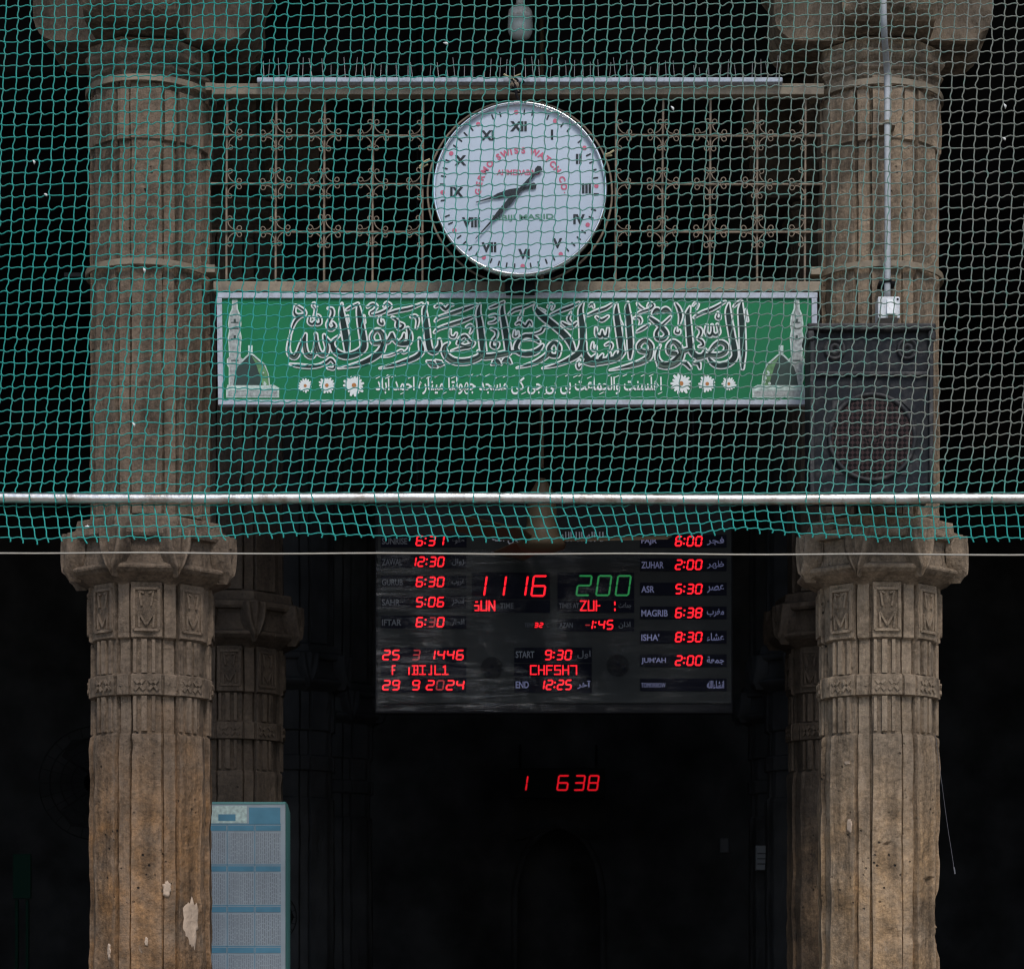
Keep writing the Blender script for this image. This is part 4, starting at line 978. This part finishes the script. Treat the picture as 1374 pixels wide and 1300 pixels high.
for s, d, yc, wd, ar in (('FAJR','6:00',726,21,'فجر'),('ZUHAR','2:00',757.5,30,'ظهر'),('ASR','5:30',790,17.5,'عصر'),('MAGRIB','6:38',822,35.5,'مغرب'),("ISHA'",'8:30',854.5,24,'عشاء'),("JUM'AH",'2:00',886,33,'جمعة'),('TOMORROW','',918.5,32.5,'انشاءالله')):
    strip(858.5, 975, yc-8.5, yc+8.5); lab(s, 860.5, yc+.5, 9 if d else 6, MLAB, wd); lab(ar, 948.5, yc, 11, MLAB, 23, True, off=.015)
    if d: digits(d, 905.5, 943.5, yc, 14.4, 2.25, YE, pb)
strip(511, 626, 868.5, 889); strip(511, 626, 890, 907.5); strip(511, 626, 908.5, 929)
digits('25', 512.5, 538, 878.5, 14.2, 2.15, YE, pb); digits('3', 552, 565.5, 878.5, 14.2, 2.0, YE, pb, MREDD); digits('1446', 573, 624, 878.5, 14.2, 2.15, YE, pb)
digits('29', 512.5, 538, 919, 14.2, 2.15, YE, pb); digits('9', 552, 565, 919, 14.2, 2.15, YE, pb); digits('2024', 571, 624.5, 919, 14.2, 2.15, YE, pb, dim='1')
LET = {'R':[[(0,4),(0,0),(2,0),(2,2),(0,2)],[(1,2),(2,4)]],'A':[[(0,4),(0,0),(2,0),(2,4)],[(0,2),(2,2)]],'B':[[(0,0),(2,0),(2,4),(0,4)],[(.7,0),(.7,4)],[(.7,2),(2,2)]],'I':[[(0,0),(2,0)],[(1,0),(1,4)],[(0,4),(2,4)]],
 'U':[[(0,0),(0,4),(2,4),(2,0)]],'L':[[(0,0),(0,4),(2,4)]],'1':[[(.3,.6),(1,0),(1,4)],[(0,4),(2,4)]],'S':[[(2,0),(0,0),(0,2),(2,2),(2,4),(0,4)]],'N':[[(0,4),(0,0),(2,4),(2,0)]],'Z':[[(0,0),(2,0),(0,4),(2,4)]],
 'H':[[(0,0),(0,4)],[(2,0),(2,4)],[(0,2),(2,2)]],'C':[[(2,0),(0,0),(0,4),(2,4)]],'T':[[(0,0),(2,0)],[(1,0),(1,4)]],'J':[[(2,0),(2,4),(0,4),(0,3)]],'F':[[(2,0),(0,0),(0,4)],[(0,2),(1.6,2)]],'f':[[(2,0),(1,0),(1,4)],[(1,2),(1.8,2)]],'i':[[(1.6,1),(1.6,4)]],'j':[[(1.5,0),(1.5,4),(.6,4)]],'s':[[(.6,2),(2,2),(2,4),(.8,4)],[(1,.4),(1.5,.4)]],'c':[[(.6,0),(2,0)],[(2,0),(1.6,1.5)],[(1.6,2.5),(2,4),(.4,4)]],':':[[(1,.5),(1,1.5)],[(1,3.4),(1,4)]],'r':[[(0,0),(0,4)],[(0,2),(1.2,2)]],'7':[[(0,0),(2,0),(2,4)]],' ':[]}
def leds(s, x0, x1, yc, h, th, Y, name='led_letters'):
    mb = MB(); st = (x1-x0)/len(s); k_ = 0
    for i, c in enumerate(s):
        for pl in LET[c]:
            for a, b in zip(pl, pl[1:]):
                f = lambda p: (x0 + i*st + p[0]/2*st*.68, yc - h/2 + p[1]/4*h)
                (ax, ay), (bx_, by) = f(a), f(b); l = math.hypot(bx_-ax, by-ay); nd = max(2, int(l/1.55))
                for q in range(nd+1):
                    k_ += 1; mb.disc(ax+(bx_-ax)*q/nd, ay+(by-ay)*q/nd, th/2, Y - (k_ % 40)*.00004, 8)
    mb.build(name, MRED, pb)
leds(' f iBIjL1', 513, 604, 898.7, 11.5, 2.0, YE)
m = MB(); m.pbox(633, 768, 738, 804, YL+.002, YL+.0058); m.build('time_window', MSTRIP, pb)
m = MB(); m.pbox(748, 768, 851, 804, YL+.002, YL+.0058); m.build('time_window', MSTRIP, pb)
digits('1', 633, 656, 786, 29, 2.6, YE, pb); digits('1', 659, 682, 786, 29, 2.6, YE, pb); digits('1', 688, 711, 786, 29, 2.6, YE, pb); digits('6', 711, 737, 786, 29, 2.6, YE, pb)
strip(633, 738, 805, 822); strip(748, 851, 805, 822); strip(748, 851, 830, 847)
leds('sUN', 635, 667, 812.5, 12.5, 2.3, YE); lab('TIME', 671, 812.5, 7, MLABD, 18)
for k_, q in enumerate((771.5, 798, 824)): digits('200'[k_], q, q+26, 785.5, 28.5, 2.5, YE, pb, MGREENL)
leds('ZUr :', 779, 832, 812.5, 12.5, 2.2, YE); lab('TIMES AT', 750, 812.5, 7, MLABD, 27); lab('جماعت', 830, 812.5, 9, MLABD, 17, True)
lab('TEMP', 704, 838.5, 5.5, MLABD, 12); digits('32', 716.5, 729.5, 838.5, 7, 1.5, YE, pb); lab('°C', 731, 838.5, 5.5, MLABD, 6)
lab('AZAN', 750.5, 838.5, 7, MLABD, 18); m = MB(); m.ribbon([(786,838.5,1.8),(791,838.5,1.8)], YE); m.build('led_dash', MREDD, pb); digits('1:45', 786, 824.5, 838, 13.6, 2.1, YE, pb); lab('اذان', 830, 838.5, 9, MLABD, 16, True)
strip(690, 794, 868.5, 889); strip(690, 794, 890, 907.5); strip(690, 794, 908.5, 929)
lab('START', 692, 878, 9, mat('greyed_printed_letters', (.15, .16, .19, 1), .5), 25); lab('END', 692, 918.5, 9, MLAB, 17.5)
digits('9:30', 730.5, 768.5, 878.5, 14.2, 2.15, YE, pb); digits('12:25', 721.5, 768.5, 918.5, 14.2, 2.15, YE, pb); leds('CHFSH7', 712, 777, 898.7, 11.5, 2.1, YE)
lab('اول', 774.5, 878, 11, MLABD, 18, True); lab('آخر', 774.5, 918.5, 11, MLAB, 18, True)
lab('لا اله الا الله محمد رسول الله', 660, 722, 17, mat('white_printed_title', (.42, .43, .48, 1), .5), 150, True, 'title_lettering', .02)
for x, y in ((660, 896), (829, 893)):
    m = MB(); m.disc(x, y, 15, YL+.0035, 32); d = m.build('sounder_disc', MBLACK, pb)
    m = MB()
    for dx, dy in ((0, -2), (9, 4), (-4, 6)): m.disc(x+dx, y+dy, 2, YL+.0028, 10)
    m.build('sounder_holes', MSTRIP, d)
m = MB(); nx_, ny_ = 90, 60; rows = []
for b in range(ny_+1):
    for a in range(nx_+1):
        x = 505 + 477*a/nx_; y = 738 + 216*b/ny_
        d = .03 + .010*noise.fractal((x/60, y/13, 3.1), 1, 2, 4) + .008*noise.noise((x/160, y/60, 9)); rows.append(P(x, y + 2*noise.noise((x/40, 0, 1)), YL - d))
m.add(rows, [(b*(nx_+1)+a, b*(nx_+1)+a+1, (b+1)*(nx_+1)+a+1, (b+1)*(nx_+1)+a) for b in range(ny_) for a in range(nx_)])
m.build('plastic_cover', MFILM, pb, smooth=True)
for x in (560, 930):
    m = MB(); m.tube([P(x, 673, YL+.05), P(x, -60, YL+.05)], .006, 6); m.build('hanging_rod', MBLACK, pb)

# ceiling fan in front of the board's top edge
YFAN = 11.1
fn = thing('ceiling_fan', P(727, 700, YFAN), 'dim bronze ceiling fan hanging in front of the top of the time board', 'fan')
c = P(727, 700, YFAN); u = M(1, YFAN)
m = MB(); m.tube([c + Vector((0,0,.25)), (c.x, c.y, ZT)], .010, 10); m.build('downrod', MFAN, fn)
m = MB(); m.revolve(c, [(5*u, .2), (17*u, .13), (20*u, .06), (20*u, 0), (24*u, -20*u), (31*u, -26*u), (33*u, -31*u), (30*u, -36*u), (15*u, -41*u), (.1*u, -42*u)], 32, 'Z'); m.build('motor', MFAN, fn, smooth=True)
for a in (-8, 112, 232):
    D = Vector((math.cos(R(a)), math.sin(R(a)), 0)); T = Vector((-D.y, D.x, 0)); m = MB()
    q = [c + D*s_ + T*t_ + Vector((0, 0, -.09 + t_*.25)) for s_, t_ in ((.09, -.02), (.2, -.065), (.6, -.075), (.6, .075), (.2, .065), (.09, .02))]
    m.prism(q, (0, 0, .006)); m.build('blade', MFAN, fn)

# ------------------------------------------------------------------ deep interior things
YC2 = 17.9
lc = thing('led_clock', P(745, 1066, YC2), 'small red digital clock high on the far dark wall below the time board', 'digital clock')
m = MB(); m.pbox(684, 1030, 812, 1071, YC2, YC2+.06); m.build('casing', MDARKM, lc, bevel=.005)
digits('1', 690.5, 711, 1050.5, 21, 1.9, YC2-.002, lc, MREDF); digits('6', 746, 766, 1050, 21, 1.9, YC2-.002, lc, MREDF); digits('38', 769, 806, 1050, 21, 1.9, YC2-.002, lc, MREDF)
m = MB(); m.tube([P(698, 1029, YC2+.03), P(698, 1000, YC2+.45)], .01, 6); m.build('wall_hook', MBLACK, lc); m = MB(); m.tube([P(800, 1029, YC2+.03), P(800, 1000, YC2+.45)], .01, 6); m.build('wall_hook', MBLACK, lc)

YA = 11.62
cb = thing('calendar_board', P(330, 1330, YA), 'pale blue printed calendar board hung on the shaded column behind the left front column', 'calendar')
m = MB(); m.pbox(238, 1078, 383, 1420, YA, YA+.03); m.build('board', MPAPER, cb)
m = MB(); m.prism([P(383.2,1077,YA-.004), P(387,1090,YA+.03), P(387,1420,YA+.03), P(383.2,1420,YA-.004)], (0.004,.034,0)); m.build('edge_trim', MEDGE, cb)
m = MB(); m.pbox(238, 1075.5, 383, 1078.5, YA-.003, YA+.03); m.build('top_trim', MEDGE, cb)
m = MB(); m.pbox(334, 1083, 376, 1105, YA-.0025, YA); m.build('title_block', MBLUE, cb)
m = MB(); m.pbox(241, 1081, 331, 1104, YA-.0020, YA); m.build('picture_block', MPHOTO2, cb)
m = MB(); m.pbox(293, 1092, 316, 1101, YA-.003, YA-.0021); m.build('dome_picture', MBLUE, cb)
for r_ in range(6):
    y0 = 1107 + 54.6*r_
    for (xa, xb) in ((242, 303.5), (306, 340.5), (343, 376.5)):
        m = MB(); m.pbox(xa, y0, xb, y0+7.2, YA-.0025, YA); m.build('month_header', MBLUE, cb)
        m = MB(); x = xa + 1
        while x < xb - 1:
            y = y0 + 9 + random.uniform(0, 2); wd_ = random.choice((.8, 1.1, 1.4))
            while y < y0 + 50:
                l_ = random.uniform(1.5, 9); y2 = min(y + l_, y0 + 51)
                m.ppoly([(x, y), (x+wd_, y), (x+wd_, y2), (x, y2)], YA-.0012); y = y2 + random.uniform(.8, 2)
            x += 2.6
        m.build('date_rows', MTXT, cb)
    m = MB(); m.pbox(241, y0-2.4, 377, y0-1.2, YA-.0015, YA); m.build('row_rule', MBLUE, cb)
for x in (304.4, 341.4):
    m = MB(); m.pbox(x, 1106, x+.8, 1420, YA-.0021, YA); m.build('column_rule', MBLUE, cb)

nb = thing('fuse_board', P(1027, 1166, 15.8), 'small pale fuse board with switch rows on a black column in the dark hall', 'switch panel')
m = MB(); m.pbox(1014, 1134, 1039, 1167, 15.8, 15.9); m.build('panel', mat('dim_white_plate', (.12, .125, .135, 1), .6, spec=.2), nb, bevel=.004)
for q in range(3):
    m = MB(); m.pbox(1016, 1144+q*7, 1037, 1145.2+q*7, 15.796, 15.8); m.build('switch_row', MBLACK, nb)
m = MB(); m.pbox(966, 1124, 978, 1144, 18.36, 18.39); tag(m.build('wall_switch', mat('dim_grey_plate', (.07, .072, .08, 1), .6, spec=.2), bevel=.006), 'tiny dim grey switch on the far dark wall, beside the pale fuse board', 'switch')
m = MB(); m.pbox(17, 1145, 41, 1205, 14.5, 14.53); m.pbox(20, 1206, 24, 1330, 14.53, 14.56); m.pbox(34, 1206, 38, 1330, 14.53, 14.56); tag(m.build('notice_board', MGNB, bevel=.004), 'dim green notice board on legs in the dark left of the left column', 'notice board')
def fan(px, py, Y, rpx, label):
    c = P(px, py, Y); u = M(1, Y)
    t = thing('pedestal_fan', (c.x, Y, 0), label, 'fan', 'pedestal fans standing in the dark hall')
    m = MB()
    for q in (1, .8, .6, .4): m.tube([c + Vector((rpx*u*q*math.cos(a), -.05*(1-q), rpx*u*q*math.sin(a))) for a in np.linspace(0, 2*math.pi, 41)], .004, 5, False)
    for k_ in range(24): a = k_*math.pi/12; m.tube([c + Vector((.05*math.cos(a), -.04, .05*math.sin(a))), c + Vector((rpx*u*math.cos(a), 0, rpx*u*math.sin(a)))], .002, 4)
    m.build('cage', MDARKM, t)
    m = MB(); m.revolve(c, [(.06, -.03), (.07, .05), (.05, .2), (.001, .22)], 20); m.build('motor', MDARKM, t, smooth=True)
    for k_ in range(3):
        a0 = k_*2.094; m = MB(); m.prism([c + Vector((rr3*rpx*u*math.cos(a0+da), .02 + .03*(da > 0), rr3*rpx*u*math.sin(a0+da))) for rr3, da in ((.2, -.2), (.8, -.4), (.88, 0), (.8, .4), (.2, .2))], (0, .004, 0)); m.build('blade', MDARKM, t)
    m = MB(); m.tube([(c.x, Y+.1, .04), (c.x, Y+.1, c.z)], .018, 8); m.build('stand', MDARKM, t)
    m = MB(); m.revolve((c.x, Y+.1, .005), [(.22, 0), (.22, .02), (.03, .05)], 24, 'Z', True); m.build('foot', MDARKM, t)
fan(128, 1050, 13.4, 76, 'large dark pedestal fan almost hidden in shade left of the left front column')
fan(362, 1230, 12.9, 36, 'small dark pedestal fan peeping out right of the blue calendar board')

m = MB(); m.tube(spline([tuple(P(1255, 985, 9.9)), tuple(P(1263, 1045, 9.9)), tuple(P(1271, 1105, 9.9)), tuple(P(1278, 1150, 9.9)), tuple(P(1281, 1172, 9.9))], 5), .0009, 5); m.tube([P(1280, 1163, 9.9), P(1281.5, 1172, 9.9)], .003, 5)
tag(m.build('loose_thread', mat('grey_thread', (.12, .12, .13, 1), .7)), 'thin pale thread dangling beside the right edge of the right front column', 'thread')
for x, y, a, l in ((45,218,70,6),(61,262,40,5),(598,59,20,7),(902,146,60,7),(1348,143,75,7),(1347,187,45,5),(179,570,65,7),(117,707,10,7),(193,363,80,7)):
    Yq = 9.02; m = MB(); dx, dy = math.cos(R(a))*l/2, math.sin(R(a))*l/2
    m.tube(spline([(*P(x-dx, y-dy, Yq),), (*P(x+1, y-.5, Yq-.006),), (*P(x+dx, y+dy, Yq),)], 4), [M(w_, Yq) for w_ in (.3, .7, 1.1, 1.5, 1.7, 1.5, 1.1, .7, .3)], 5)
    m.tube([P(x, y, Yq), P(x+dy*.8, y-dx*.8, Yq-.004)], [M(.9, Yq), M(.2, Yq)], 4)
    where = {45:'net at the far left, upper of two close together', 61:'net at the far left, lower of two close together', 598:'net above the left half of the spike strip', 902:'net right of the clock, over the grille', 1348:'net at the far right, upper of two', 1347:'net at the far right, lower of two', 179:'net over the left column, below the sign', 117:'lower hem of the net', 193:'net over the left column, just under its steel band'}[x]
    tag(m.build('feather', MFEA), f'tiny white feather caught on the {where}', 'feather', 'white feathers caught on the net')
for pts, wh in (([(563,224),(570,217),(577,214)], 'left'), ([(812,208),(818,206),(824,202)], 'right')):
    m = MB(); m.tube([P(x, y, 9.53) for x, y in pts], .004, 5); m.tube([P(pts[0][0], pts[0][1]+2, 9.53), P(pts[2][0]-3, pts[2][1]+7, 9.55)], .003, 5)
    tag(m.build('straw', MSTRAW), f'bit of dry straw stuck at the {wh} edge of the clock', 'straw', 'dry straws by the clock')
